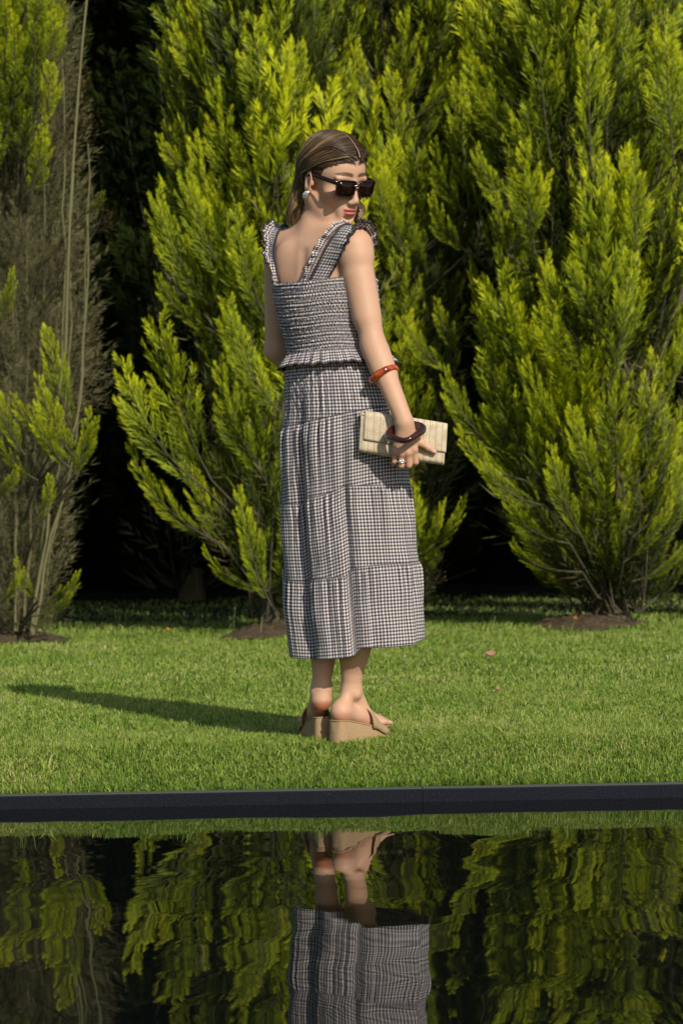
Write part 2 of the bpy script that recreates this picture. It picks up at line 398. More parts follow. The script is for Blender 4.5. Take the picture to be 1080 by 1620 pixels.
def make_grass():
    rs = np.random.default_rng(3)
    a = Acc()
    def region(n, y0, y1, hx0, hx1, hm, wide, dens=None):
        y = rs.uniform(y0, y1, n); hw = 0.19 * (y + 7) * 1.0 + hx0
        x = rs.uniform(-1, 1, n) * hw
        clump = 0.5 + 0.5 * np.sin(x * 19 + 3 * np.sin(y * 15)) * np.sin(y * 23 + 2 * np.sin(x * 14))
        h = hm * (0.45 + 0.45 * rs.random(n) + 0.5 * clump * rs.random(n))
        edge = np.clip(1 - (y - POOL[3] - 0.06) / 0.16, 0, 1); h = h * (1 + 0.35 * edge)
        V, Q, T, ag = blades(x, y, h, rs, wide, age0=0)
        ag = ag + np.repeat(-0.2 * edge, 5) + np.repeat(0.07 * np.sin(x * 2.1 + 1) * np.sin(y * 3.3) + .10 * (clump - .5), 5)
        a.V.append(V); a.F.setdefault(4, []).append(Q + a.n); a.F.setdefault(3, []).append(T + a.n); a.n += len(V)
        a.A.setdefault('age', []).append(ag)
    region(140000, -0.418, 0.45, 0.25, 0, 0.024, 0.0014)
    region(120000, 0.45, 2.2, 0.3, 0, 0.023, 0.0017)
    region(110000, 2.2, 6.1, 0.3, 0, 0.026, 0.0022)
    region(13000, 6.1, 6.8, 0.3, 0, 0.036, 0.0026)
    region(9000, 6.8, 8.0, 0.3, 0, 0.034, 0.003)
    region(9000, 8.0, 12.0, 0.3, 0, 0.034, 0.003)
    # taller tufts
    tx = rs.uniform(-1.9, 1.9, 260); ty = rs.uniform(-0.4, 6.6, 260); n = 16
    x = np.repeat(tx, n) + rs.normal(0, .012, 260 * n); y = np.repeat(ty, n) + rs.normal(0, .012, 260 * n); y = np.maximum(y, -0.425)
    V, Q, T, ag = blades(x, y, rs.uniform(0.03, 0.062, 260 * n), rs, 0.0018)
    a.V.append(V); a.F[4].append(Q + a.n); a.F[3].append(T + a.n); a.n += len(V); a.A['age'].append(ag - .05)
    tag(a.build('grass', M_grass), 'short green grass blades covering the lawn up to the kerb', 'grass', kind='stuff')
make_grass()

# ------------------------------------------------------------------ conifers
def plume_proto(rs, nb=18, ns=26, spike=0.088, wid=0.0050, flat=0.3, spread=0.42, tilt0=28, tilt1=40, thin=False):
    """feathery spray: an axis carrying long lance-shaped side sprays, each a dense overlap of fine pointed shoots"""
    V = []; A = []
    def shoot(p, d, ln, wd, ag0, ag1, nrmv, jit=.45):
        d = nrm(d); s = nrm(np.cross(d, nrmv + rs.normal(0, jit, 3))) * wd
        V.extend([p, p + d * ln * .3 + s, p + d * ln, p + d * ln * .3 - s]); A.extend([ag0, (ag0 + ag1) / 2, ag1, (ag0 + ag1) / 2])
    def lance(b0, d0, d1, lb, pn, g0, nn, sp, lift):
        sd = nrm(np.cross(d0, pn))
        for j in range(nn):
            t = ((j + rs.random() * .6) / nn) ** .9
            p = b0 + d0 * lb * t + (d1 - d0) * lb * t * t * .5
            dd = d0 * (1 - t) + d1 * t; sg = 1 if j % 2 else -1
            env = min(1, .35 + t / .3) * (1.0 - t) ** .55
            ln = sp * (0.22 + .9 * env) * rs.uniform(.7, 1.25); g = g0 + 0.36 * t + rs.normal(0, .05)
            side = sd * sg * rs.uniform(.3, .62) + pn * rs.normal(0, .16)
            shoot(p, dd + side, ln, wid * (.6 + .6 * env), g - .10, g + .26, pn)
        shoot(b0 + d0 * lb * .8 + (d1 - d0) * lb * .35, d1, sp * .8, wid, .6, .97, pn)
    for i in range(nb):
        s = 0.04 + 0.90 * (i + rs.random() * .7) / nb
        env = spread * (np.clip(s / 0.15, 0.5, 1) ** .6) * (1 - s) ** 0.75 + 0.04
        lb = env * rs.uniform(0.65, 1.2)
        az = (0 if i % 2 else pi) + rs.normal(0, 0.5)
        out = np.array([cos(az), sin(az) * flat * 2, 0]); tilt = R_(rs.uniform(tilt0, tilt1))
        d0 = nrm(out * sin(tilt) + np.array([0, 0, cos(tilt)])); d1 = nrm(out * sin(tilt * .5) + np.array([0, 0, cos(tilt * .5)]))
        pn = nrm(np.array([rs.normal(0, .35), 1, rs.normal(0, .2)])); nn = max(7, int(ns * (0.3 + 0.7 * min(1.1, lb / spread))))
        lance(np.array([0, 0, s]), d0, d1, lb, pn, 0.14 + .2 * s, nn, spike * (.35 + .65 * min(1.1, lb / spread)) + .012, 0)
    if not thin:
        lance(np.array([0, 0, .42]), np.array([0, 0, 1.]), np.array([.05, 0, 1.]), .56, np.array([0, 1., 0]), .35, int(ns * 1.3), spike * .8, 0)
    V = np.array(V); F = np.arange(len(V)).reshape(-1, 4)
    return V, F, np.clip(np.array(A), 0.02, 0.98)

rp = np.random.default_rng(11)
PLUMES = [plume_proto(rp, nb=k_, ns=42, spread=sp, flat=fl) for sp, fl, k_ in ((.40, .25, 17), (.46, .3, 19), (.34, .35, 16), (.42, .25, 20), (.37, .4, 18))]
TWIGS = [plume_proto(rp, nb=17, ns=10, spike=0.15, wid=0.0032, spread=.48, flat=.7, tilt0=35, tilt1=65, thin=True) for _ in range(4)]

def place(acc, proto, p0, p1, p2, roll, scale_w=1.0, dage=0.0, lenref=None, rs=rng):
    """map a unit plume onto the quadratic curve p0-p1-p2"""
    V, F, A = proto; z = V[:, 2:3]
    p0, p1, p2 = map(lambda q: np.asarray(q, float), (p0, p1, p2))
    L = np.linalg.norm(p2 - p0)
    zc = np.clip(z, 0, 1.08)
    C = (1 - zc) ** 2 * p0 + 2 * zc * (1 - zc) * p1 + zc ** 2 * p2
    T = 2 * (1 - zc) * (p1 - p0) + 2 * zc * (p2 - p1); T /= np.linalg.norm(T, axis=1)[:, None] + 1e-9
    h = np.array([cos(roll), sin(roll), 0.0]); N1 = h - T * (T @ h)[:, None]; N1 /= np.linalg.norm(N1, axis=1)[:, None] + 1e-9
    N2 = np.cross(T, N1)
    W = C + N1 * V[:, :1] * L * scale_w + N2 * V[:, 1:2] * L * scale_w
    acc.add(W, F, age=np.clip(A + dage, 0.01, 0.99))

class Tree:
    def __init__(s, px, py, D, seed):
        s.rs = np.random.default_rng(seed); s.D = D; s.b = P(px, py, D - 7); s.b[2] = float(lawn_z(s.b[0], s.b[1])) - .02
        s.c = Acc(); s.w = Acc(); s.t = Acc(); s.d = Acc(); s.k = FPX / D
    def px2z(s, y): return CAM_Z + (810 - y) / s.k
    def profile(s, ys, L, R):
        """ys px rows top->bottom; L/R px half widths"""
        s.zs = np.array([s.px2z(y) for y in ys])[::-1]; s.Ls = np.array(L)[::-1] / s.k; s.Rs = np.array(R)[::-1] / s.k
    def rad(s, z, az):
        l = np.interp(z, s.zs, s.Ls); r = np.interp(z, s.zs, s.Rs); c = cos(az)
        return r * max(c, 0) ** 2 + l * max(-c, 0) ** 2 + (1 - c * c) * 0.5 * (l + r) * 0.9
    def trunk(s, h, r0=0.05, lean=(0, 0)):
        n = 26; t = np.linspace(0, 1, n)
        s.axis = np.stack([s.b[0] + lean[0] * t + .03 * np.sin(t * 9 + s.b[0]), s.b[1] + lean[1] * t + .03 * np.cos(t * 7), s.b[2] + h * t], -1); s.h = h
        V, F = tube(s.axis, r0 * (1 - t) ** .8 * (1 + .9 * np.exp(-t * 40)) + .006, 10); s.w.add(V, F)
    def ax(s, z): return np.array([np.interp(z, s.axis[:, 2], s.axis[:, k]) for k in (0, 1)] + [z])
    def branch(s, tip, base=None, roll=None, w=1.0, dage=0.0, proto=None, frac=0.75, acc=None, dead=False, sag=0.25):
        rs = s.rs; tip = np.asarray(tip, float)
        if base is None:
            a = s.ax(tip[2]); hr = np.linalg.norm((tip - a)[:2]); base = s.ax(max(s.b[2] + .12, tip[2] - 0.45 - hr * rs.uniform(0.8, 1.4)))
        p0 = base; out = tip - p0; hor = np.array([out[0], out[1], 0]); p1 = p0 + hor * rs.uniform(.6, .8) + np.array([0, 0, out[2] * rs.uniform(.22, .4)])
        t = np.linspace(0, 1, 9)[:, None]; C = (1 - t) ** 2 * p0 + 2 * t * (1 - t) * p1 + t ** 2 * tip
        V, F = tube(C, np.linspace(.007, .0015, 9), 4); s.w.add(V, F)
        # plume occupies the outer part of the branch
        f0 = 1 - frac; a = (1 - f0) * p0 + f0 * p1; b_ = (1 - f0) * p1 + f0 * tip; q0 = (1 - f0) * a + f0 * b_
        if roll is None:
            roll = math.atan2(out[1], out[0]) + pi / 2 + rs.normal(0, .45)
        pr = proto if proto is not None else (TWIGS if dead else PLUMES)[rs.integers(4 if dead else 5)]
        place(acc or (s.t if dead else s.c), pr, q0, b_, tip, roll, w, dage, rs=rs)
    def random_crown(s, n, z0, z1, front=0.75, shell=(0.55, 1.02), dead_frac=0.1, w=(0.85, 1.25), dage=0.0):
        rs = s.rs
        for _ in range(n):
            z = z0 + (z1 - z0) * rs.random() ** 0.9
            az = rs.uniform(pi, 2 * pi) if rs.random() < front else rs.uniform(0, pi)
            lump = .5 + .5 * sin(az * 3.1 + z * 2.3 + s.b[0] * 5) * cos(az * 1.7 - z * 4.1 + s.b[0] * 3)
            if lump < .30 and rs.random() < .75: continue
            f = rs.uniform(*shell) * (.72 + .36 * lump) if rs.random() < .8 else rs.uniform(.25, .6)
            r = s.rad(z, az) * f; a = s.ax(z)
            tip = a + np.array([cos(az) * r, sin(az) * r, 0])
            rise = rs.uniform(.65, 1.2) + .25 * r
            base = s.ax(max(s.b[2] + .1, z - rise)); base = base * .6 + (a + np.array([cos(az) * r * .35, sin(az) * r * .35, -rise])) * .4
            base[:2] += rs.normal(0, .09, 2) - [-.05, 0]
            base[2] = max(base[2], s.b[2] + .1)
            dead = rs.random() < dead_frac
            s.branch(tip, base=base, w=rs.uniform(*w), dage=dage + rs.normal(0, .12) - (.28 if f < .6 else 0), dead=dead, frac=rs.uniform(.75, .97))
    def feat(s, tx, ty, bx, by, dy=0.0, w=1.0, dage=0.12, bend=.3, proto=None, roll=0.15, acc=None):
        """plume with tip at (tx,ty) and foot at (bx,by) in the photograph, standing dy in front of the trunk"""
        Y = s.b[1] - dy; tip = P(tx, ty, Y - .05); base = P(bx, by, Y + .12)
        mid = (tip + base) / 2; d = tip - base; mid = mid + np.array([d[0] * bend, 0, -abs(d[0]) * bend * .8])
        place(acc or s.c, proto or PLUMES[s.rs.integers(5)], base, mid, tip, roll + s.rs.normal(0, .25), w, dage, rs=s.rs)
        c = s.ax(max(s.b[2] + .15, base[2] - .3)); V, F = tube(np.stack([c, (c + base) / 2 + [0, 0, -.05], base]), [.012, .009, .006], 5); s.w.add(V, F)
        tt = np.linspace(0, .85, 8)[:, None]; V, F = tube((1 - tt) ** 2 * base + 2 * tt * (1 - tt) * mid + tt ** 2 * tip, np.linspace(.006, .002, 8), 4); s.w.add(V, F)
    def build(s, name, label, cat='tree', group=None, leaf=None, twig=None):
        root = empty(name, tuple(s.b)); tag(root, label, cat, group)
        s.w.build('trunk', M_bark, root)
        if s.c.n: s.c.build('crown', leaf or M_leaf, root, smooth=False)
        if s.t.n: s.t.build('bare_twigs', twig or M_twig, root, smooth=False)
        if s.d.n: s.d.build('browned_foliage', M_brown, root, smooth=False)
        return root

GRP = 'golden conifers standing in a row behind the lawn'
def tree_centre():
    s = Tree(440, 1002, 13.45, 21); s.trunk(5.4, .06)
    s.profile([-400, 0, 200, 400, 560, 640, 720, 800, 900, 960, 990], [150, 175, 185, 195, 185, 145, 115, 95, 60, 30, 12], [130, 170, 170, 170, 170, 170, 150, 130, 90, 50, 15])
    s.random_crown(230, s.px2z(930), s.px2z(-120), dead_frac=.06)
    s.random_crown(60, s.px2z(-100), s.px2z(-480), dead_frac=0, front=.5)
    for a in [(250, 490, 335, 760, .5, 1.0), (190, 560, 320, 770, .45, .9), (200, 690, 350, 860, .3, .6), (245, 295, 330, 480, .4, .9), (292, 262, 380, 470, .5, .8),
              (305, 205, 385, 420, .3, .8), (338, 120, 390, 330, .35, .9), (248, 430, 330, 520, .35, .8), (270, 30, 370, 160, .2, .8), (250, 210, 350, 290, .2, .7),
              (320, 860, 425, 935, .35, .45), (375, 765, 430, 960, .6, .7), (300, 730, 400, 900, .2, .8), (358, 470, 440, 650, .6, .9), (275, 640, 380, 800, .2, .8), (345, 560, 420, 760, .5, .8),
              (400, 20, 440, 260, .5, 1.), (470, 60, 440, 270, .45, 1.), (370, 320, 430, 520, .6, .9)]:
        s.feat(*a[:4], dy=a[4], w=a[5])
    for _ in range(46):
        y = s.rs.uniform(380, 960); x = s.rs.uniform(-.8, .6)
        z = s.px2z(y); r = s.rad(z, pi if x < 0 else 0) * abs(x); s.branch(s.ax(z) + [np.sign(x) * r, -.25 * s.rs.random(), 0], dead=True, w=1.2)
    return s.build('conifer_tree', 'golden conifer rising behind the back of the woman, bordering the dark gap at left', group=GRP)
tree_centre()

def tree_mid():
    s = Tree(612, 978, 14.2, 5); s.trunk(5.4, .05)
    s.profile([-400, 0, 200, 400, 560, 640, 720, 800, 900, 960], [100, 130, 140, 130, 120, 100, 90, 80, 50, 15], [130, 175, 190, 180, 165, 100, 70, 80, 40, 10])
    s.random_crown(165, s.px2z(800), s.px2z(-120), dead_frac=.08)
    s.random_crown(50, s.px2z(-100), s.px2z(-480), dead_frac=0, front=.5)
    for a in [(735, 780, 652, 885, .5, .7), (700, 790, 655, 900, .45, .6), (655, 760, 650, 930, .4, .8), (672, 640, 650, 770, .4, .8), (640, 590, 630, 720, .5, .8),
              (732, 80, 650, 190, .6, .8), (705, 85, 655, 240, .5, .7), (598, 235, 628, 420, .5, .8), (590, 250, 645, 400, .55, .8), (640, 10, 635, 200, .5, .9), (560, 60, 600, 200, .45, .9), (540, 90, 590, 300, .45, .9), (620, 110, 650, 330, .45, .8),
              (726, 125, 742, 330, .7, 1.0), (832, 425, 740, 510, .6, .9), (685, 215, 735, 340, .65, .9), (680, 300, 740, 400, .65, .9), (690, 470, 725, 560, .6, .8), (640, 500, 720, 590, .55, .8)]:
        s.feat(*a[:4], dy=a[4], w=a[5])
    for _ in range(26):
        z = s.px2z(s.rs.uniform(300, 950)); s.branch(s.ax(z) + [s.rs.uniform(-.35, .35), -.3, 0], dead=True, w=1.2)
    return s.build('conifer_tree', 'golden conifer between the other two bright ones, its branches reaching out beside the straw clutch', group=GRP)
tree_mid()

def tree_right():
    s = Tree(958, 988, 13.55, 8); s.trunk(5.6, .065)
    s.profile([-400, 0, 200, 400, 560, 640, 720, 800, 870, 940, 975], [170, 250, 260, 250, 250, 235, 195, 180, 150, 70, 20], [110, 140, 150, 150, 150, 150, 150, 150, 135, 60, 14])
    s.random_crown(270, s.px2z(870), s.px2z(-120), dead_frac=.07)
    s.random_crown(60, s.px2z(-100), s.px2z(-480), dead_frac=0, front=.5)
    for a in [(738, 90, 870, 260, .4, .9), (735, 70, 860, 180, .3, .8), (830, 215, 845, 400, .7, 1.), (850, 30, 870, 250, .6, 1.), (928, 20, 935, 280, .7, 1.), (750, 230, 850, 350, .35, .8),
              (865, 270, 800, 400, .6, .9), (905, 410, 960, 540, .6, .9), (998, 395, 960, 620, .8, 1.), (1000, 235, 1010, 430, .6, .9), (1052, 35, 1065, 260, .7, 1.1), (860, 400, 930, 560, .5, .9),
              (848, 475, 950, 600, .6, .9), (700, 575, 800, 720, .3, .7), (720, 670, 830, 760, .4, .7), (768, 640, 850, 720, .3, .7), (762, 720, 860, 800, .6, .8), (800, 785, 900, 860, .6, .8),
              (808, 852, 920, 905, .55, .5), (830, 560, 900, 700, .5, .8), (1005, 670, 940, 760, .6, .6), (1075, 640, 1010, 760, .5, .6), (1065, 770, 985, 890, .5, .7), (1090, 700, 1000, 850, .55, .7),
              (1095, 840, 1000, 920, .4, .4), (1080, 500, 1050, 640, .4, .7), (970, 560, 975, 760, .6, .9), (905, 640, 960, 800, .6, .8), (870, 700, 920, 850, .6, .8), (780, 300, 850, 470, .3, .8)]:
        s.feat(*a[:4], dy=a[4], w=a[5])
    for _ in range(95):
        y = s.rs.uniform(560, 975); z = s.px2z(y); az = s.rs.uniform(pi, 2 * pi); r = s.rad(z, az) * s.rs.uniform(.3, .8)
        s.branch(s.ax(z) + [cos(az) * r, sin(az) * r, 0], dead=True, w=1.2)
    return s.build('conifer_tree', 'golden conifer at right with a short bare trunk standing on a mound of soil', group=GRP)
tree_right()

def tree_left():
    s = Tree(28, 1018, 12.95, 13); s.trunk(5.2, .06)
    s.profile([-400, 0, 200, 400, 560, 640, 720, 800, 900, 960, 1000], [130, 150, 150, 150, 150, 150, 150, 140, 120, 80, 30], [110, 130, 135, 140, 140, 120, 105, 95, 85, 75, 45])
    rs = s.rs
    for k in range(8):      # upright bare stems
        x0 = rs.uniform(-50, 90); p0 = P(28 + x0 * .3, 1000, s.b[1] - rs.uniform(0, .35)); top = rs.uniform(-60, 350)
        p1 = P(28 + x0 * 1.25 + rs.normal(0, 8), top, s.b[1] - rs.uniform(.1, .5)); m = (p0 + p1) / 2 + [(p1 - p0)[0] * .28, 0, 0]
        C = catmull([p0, m, p1], 16); C = C + rs.normal(0, .006, C.shape); V, F = tube(C, np.linspace(.0075, .003, 16), 5); s.t.add(V, F, age=.7)
    C = catmull([P(104, 560, s.b[1] - .55), P(112, 330, s.b[1] - .58), P(128, 100, s.b[1] - .55), P(142, -40, s.b[1] - .5)], 20)
    V, F = tube(C, np.linspace(.0075, .005, 20), 6); s.t.add(V, F, age=.62)
    for _ in range(1150):
        z = s.px2z(rs.uniform(-60, 1010)); az = rs.uniform(pi * .95, 2.05 * pi); r = s.rad(z, az) * rs.uniform(.2, 1.02)
        a = s.ax(z); tip = a + [cos(az) * r, sin(az) * r, 0]; base = a + [cos(az) * r * .55, sin(az) * r * .55, -rs.uniform(.2, .45)]
        base[2] = max(base[2], s.b[2] + .05)
        place(s.t, TWIGS[rs.integers(4)], base, (base + tip) / 2 + [0, 0, -.06], tip, rs.uniform(0, pi), rs.uniform(.9, 1.5), rs.normal(0, .15))
    for _ in range(20):      # browned sprays
        y = rs.uniform(20, 420); x = rs.uniform(60, 175) if rs.random() < .7 else rs.uniform(0, 60)
        if y > 300: x = min(x, 165)
        s.feat(x, y, x - rs.uniform(5, 30), y + rs.uniform(35, 70), dy=rs.uniform(.1, .5), w=1.3, dage=-.1, acc=s.d, proto=TWIGS[rs.integers(4)])
    for _ in range(46):
        y = rs.uniform(-80, 200); x = rs.uniform(-40, 95 - y * .1); s.feat(x, y, x - rs.uniform(-10, 25), y + rs.uniform(70, 120), dy=rs.uniform(.4, .7), w=1.1, dage=rs.normal(.08, .1))
    for a in [(75, 515, 118, 690), (70, 180, 60, 260), (95, 640, 60, 730), (155, 655, 95, 720), (20, 620, 90, 700), (0, 690, 60, 760), (50, 640, 110, 740), (125, 900, 60, 960), (112, 935, 50, 975),
              (28, 735, -20, 790), (30, 905, -10, 960), (80, 750, 60, 830), (25, 880, 60, 950), (165, 300, 130, 340), (60, 590, 130, 740), (-10, 600, 40, 720), (140, 640, 120, 760), (20, 420, -5, 520)]:
        s.feat(*a, dy=.55, w=.75, dage=.15)
    return s.build('conifer_tree', 'half bare conifer at the left edge with grey twigs, brown sprays and few green tips', group=GRP)
tree_left()

def tree_edge():
    s = Tree(1190, 985, 14.4, 31); s.trunk(5.4, .06)
    s.profile([-400, 0, 200, 400, 600, 800, 940], [120, 150, 160, 160, 150, 120, 20], [130, 150, 150, 150, 150, 120, 20])
    s.random_crown(170, s.px2z(900), s.px2z(-420), dead_frac=.1)
    C = catmull([P(1012, 700, s.b[1] - .3), P(1035, 590, s.b[1] - .4), P(1060, 520, s.b[1] - .4), P(1085, 440, s.b[1] - .35)], 10)
    V, F = tube(C, .017, 8); s.w.add(V, F)
    return s.build('conifer_tree', 'golden conifer half out of the picture at the right edge with a bare leaning limb', group=GRP)
tree_edge()

def dark_protos():
    out = []
    for seed in (41, 42):
        s = Tree(540, 960, 20, seed); s.b = np.array([0, 0, 0.1]); s.trunk(7.5, .05)
        s.zs = np.array([.1, .5, 1.2, 3, 5, 7.6]); s.Ls = s.Rs = np.array([.35, .95, 1.35, 1.3, .95, .1])
        s.random_crown(400, .35, 7.6, front=.6, shell=(.6, 1.05), dead_frac=.05, w=(1.2, 1.9))
        out.append(s)
    return out
def dark_row():
    a, b = dark_protos()
    g = 'dark conifers in the shade behind the bright row'
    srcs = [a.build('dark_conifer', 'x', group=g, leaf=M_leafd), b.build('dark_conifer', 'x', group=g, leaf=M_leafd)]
    spots = [(-4.6, 10.6, 1.0), (-2.75, 11.2, 1.05), (-1.15, 11.9, 1.15), (0.55, 11.3, 1.0), (2.2, 11.0, 1.1), (3.9, 10.6, 1.0)]
    labs = ['dark conifer farthest left in the shaded row behind the half bare tree', 'dark conifer seen through the black gap beside the half bare tree',
            'dark conifer behind the left of the woman and the central bright crown', 'dark conifer behind the middle bright crown right of the woman',
            'dark conifer in the shade behind the soil mound and right bright crown', 'dark conifer farthest right in the shaded row']
    for i, ((x, y, sc), lab) in enumerate(zip(spots, labs)):
        src = srcs[i % 2]
        if i < 2: o = src
        else:
            o = src.copy(); COL.objects.link(o)
            for ch in list(src.children):
                c = ch.copy(); COL.objects.link(c); c.parent = o; c.matrix_parent_inverse = ch.matrix_parent_inverse.copy()
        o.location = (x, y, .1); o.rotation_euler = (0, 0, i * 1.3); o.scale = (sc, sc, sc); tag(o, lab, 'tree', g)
dark_row()

def woodland():
    rs = np.random.default_rng(77); a = Acc()
    for _ in range(2200):
        x = rs.uniform(-9, 9); y = rs.uniform(14.2, 17.5); z = rs.uniform(.5, 9.0)
        if -2.15 < x < -1.65 and 2.2 < z < 2.9 and rs.random() < .8: continue
        L = rs.uniform(1.0, 1.7); tip = np.array([x + rs.normal(0, .2), y - rs.uniform(.1, .5), z]); base = np.array([x, y, z - L])
        place(a, PLUMES[rs.integers(5)], base, (tip + base) / 2, tip, rs.normal(0, .4), rs.uniform(1.5, 2.4), rs.normal(0, .1))
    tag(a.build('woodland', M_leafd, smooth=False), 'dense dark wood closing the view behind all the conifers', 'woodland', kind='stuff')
woodland()
# ------------------------------------------------------------------ implicit body: smooth union of primitives, meshed on a grid
def frame_az(deg):
    """right, forward, up of something facing azimuth deg (0 = away from the camera, 90 = picture right)"""
    a = R_(deg); return np.array([[cos(a), -sin(a), 0], [sin(a), cos(a), 0], [0, 0, 1.0]])

class SDF:
    def __init__(s): s.p = []
    def cone(s, a, b, ra, rb, k=.02, sub=False):
        a, b = np.asarray(a, float), np.asarray(b, float); ab = b - a; q = ab @ ab + 1e-12
        def f(X):
            t = np.clip(((X - a) @ ab) / q, 0, 1)
            return np.linalg.norm(X - a - t[..., None] * ab, axis=-1) - (ra + (rb - ra) * t)
        s.p.append((f, k, sub)); return s
    def ell(s, c, r, M=np.eye(3), k=.02, sub=False):
        c = np.asarray(c, float); r = np.asarray(r, float); Mt = np.asarray(M).T
        def f(X):
            L = (X - c) @ Mt; k0 = np.linalg.norm(L / r, axis=-1); k1 = np.linalg.norm(L / (r * r), axis=-1)
            return k0 * (k0 - 1) / (k1 + 1e-9)
        s.p.append((f, k, sub)); return s
    @staticmethod
    def comb(d, e, k, sub):
        if sub:
            h = np.clip(.5 - .5 * (d + e) / k, 0, 1); return d * (1 - h) - e * h + k * h * (1 - h)
        h = np.clip(.5 + .5 * (e - d) / k, 0, 1); return e * (1 - h) + d * h - k * h * (1 - h)
    def __call__(s, X):
        d = None
        for f, k, sub in s.p:
            e = f(X)
            d = e if d is None else s.comb(d, e, k, sub)
        return d
    def mesh(s, lo, hi, h, smooth=1):
        B = 12; lo = np.asarray(lo, float); n = np.ceil((np.asarray(hi) - lo) / h / B).astype(int)
        bi = np.stack(np.meshgrid(*[np.arange(m) for m in n], indexing='ij'), -1).reshape(-1, 3)
        ctr = lo + (bi + .5) * B * h; dc = s(ctr); rad = B * h * .87
        keep = np.abs(dc) < rad * 1.5 + .02
        G = np.full(tuple(n * B), 1.0, dtype=np.float32)
        Gv = G.reshape(n[0], B, n[1], B, n[2], B)
        ins = (dc < 0) & ~keep
        for b in bi[ins]: Gv[b[0], :, b[1], :, b[2], :] = -1
        kb = bi[keep]; loc = np.stack(np.meshgrid(*[np.arange(B)] * 3, indexing='ij'), -1).reshape(-1, 3) * h
        X = lo + kb[:, None] * B * h + loc[None]; kc = ctr[keep]
        d = np.full(X.shape[:2], 1.0)
        for f, k, sub in s.p:
            e0 = f(kc); m = (np.abs(e0) if False else e0) < rad * 1.6 + k + .02
            if not m.any(): continue
            d[m] = s.comb(d[m], f(X[m]), k, sub)
        for b, v in zip(kb, d): Gv[b[0], :, b[1], :, b[2], :] = v.reshape(B, B, B)
        # surface nets
        S = G < 0
        c = np.zeros(tuple(np.array(G.shape) - 1), dtype=np.uint8)
        for dx in (0, 1):
            for dy in (0, 1):
                for dz in (0, 1): c += S[dx:S.shape[0] - 1 + dx, dy:S.shape[1] - 1 + dy, dz:S.shape[2] - 1 + dz]
        act = (c > 0) & (c < 8); ii = np.argwhere(act); idx = np.full(act.shape, -1, dtype=np.int32); idx[act] = np.arange(len(ii))
        acc = np.zeros((len(ii), 3)); cnt = np.zeros(len(ii))
        cor = [(x, y, z) for x in (0, 1) for y in (0, 1) for z in (0, 1)]
        for p in cor:
            for ax in range(3):
                if p[ax]: continue
                q = list(p); q[ax] = 1
                a = G[tuple((ii + p).T)]; b = G[tuple((ii + q).T)]; m = (a < 0) != (b < 0)
                t = np.where(m, a / (a - b + 1e-20), 0); pos = np.tile(np.array(p, float), (len(ii), 1)); pos[:, ax] += t
                acc[m] += pos[m]; cnt[m] += 1
        V = lo + (ii + acc / cnt[:, None]) * h
        F = []
        for ax in range(3):
            a1, a2 = (ax + 1) % 3, (ax + 2) % 3
            sl0 = [slice(None)] * 3; sl1 = [slice(None)] * 3; sl0[ax] = slice(0, -1); sl1[ax] = slice(1, None)
            A, Bq = S[tuple(sl0)], S[tuple(sl1)]; e = np.argwhere(A != Bq)
            ok = (e[:, a1] > 0) & (e[:, a2] > 0) & (e[:, a1] < G.shape[a1] - 1) & (e[:, a2] < G.shape[a2] - 1); e = e[ok]
            def at(o1, o2):
                t = e.copy(); t[:, a1] += o1; t[:, a2] += o2; return idx[tuple(t.T)]
            q = np.stack([at(-1, -1), at(0, -1), at(0, 0), at(-1, 0)], 1); neg = A[tuple(e.T)]
            q[~neg] = q[~neg][:, ::-1]; F.append(q)
        F = np.concatenate(F); F = F[(F >= 0).all(1)]
        for _ in range(smooth):
            sm = np.zeros_like(V); cn = np.zeros(len(V))
            for i in range(4):
                j = (i + 1) % 4
                np.add.at(sm, F[:, i], V[F[:, j]]); np.add.at(sm, F[:, j], V[F[:, i]]); np.add.at(cn, F[:, i], 1); np.add.at(cn, F[:, j], 1)
            V = V * .5 + .5 * sm / np.maximum(cn, 1)[:, None]
        return V, F

GZ = 0.118                                  # turf level under the feet
TH = 42.0                                   # azimuth the torso faces
RT, FT, UP = frame_az(TH)
MT = np.array([RT, FT, UP])

# head frame
HS = 1.07; HAZ, HPITCH, HROLL = 138.0, 20.0, 4.0
_r, _f, _u = frame_az(HAZ)
f1 = _f * cos(R_(HPITCH)) - _u * sin(R_(HPITCH)); u1 = _u * cos(R_(HPITCH)) + _f * sin(R_(HPITCH))
r2 = _r * cos(R_(HROLL)) - u1 * sin(R_(HROLL)); u2 = u1 * cos(R_(HROLL)) + _r * sin(R_(HROLL))
MH = np.array([r2, f1, u2]); HC = P(525, 282, 0.0)
def H(x, y, z): return HC + HS * (np.array([x, y, z]) @ MH)

body = SDF()
# ---- torso
body.ell(P(512, 468, .0), (.142, .098, .150), MT, k=.03)
body.ell(P(522, 640, .01), (.150, .105, .13), MT, k=.05)
body.ell(P(522, 560, .01), (.118, .085, .12), MT, k=.05)
SL, SR = P(441, 392, .125), P(560, 392, -.118)
NB = P(500, 372, .035); NT = P(507, 308, .03)
body.cone(P(452, 398, .10), P(548, 398, -.09), .050, .050, k=.045)
body.ell(P(500, 412, .012), (.150, .072, .075), MT, k=.04)
body.cone(NB, NT, .046, .040, k=.03)
body.cone(P(496, 366, .04), P(448, 388, .11), .034, .034, k=.045)
body.cone(P(506, 366, .02), P(556, 384, -.10), .034, .036, k=.045)
body.ell(P(452, 420, .010), (.040, .022, .060), MT, k=.03)
body.ell(P(512, 425, -.086), (.042, .020, .058), MT, k=.03)
body.cone(P(476, 398, -.070), P(468, 520, -.118), .004, .008, k=.025, sub=True)   # groove of the spine
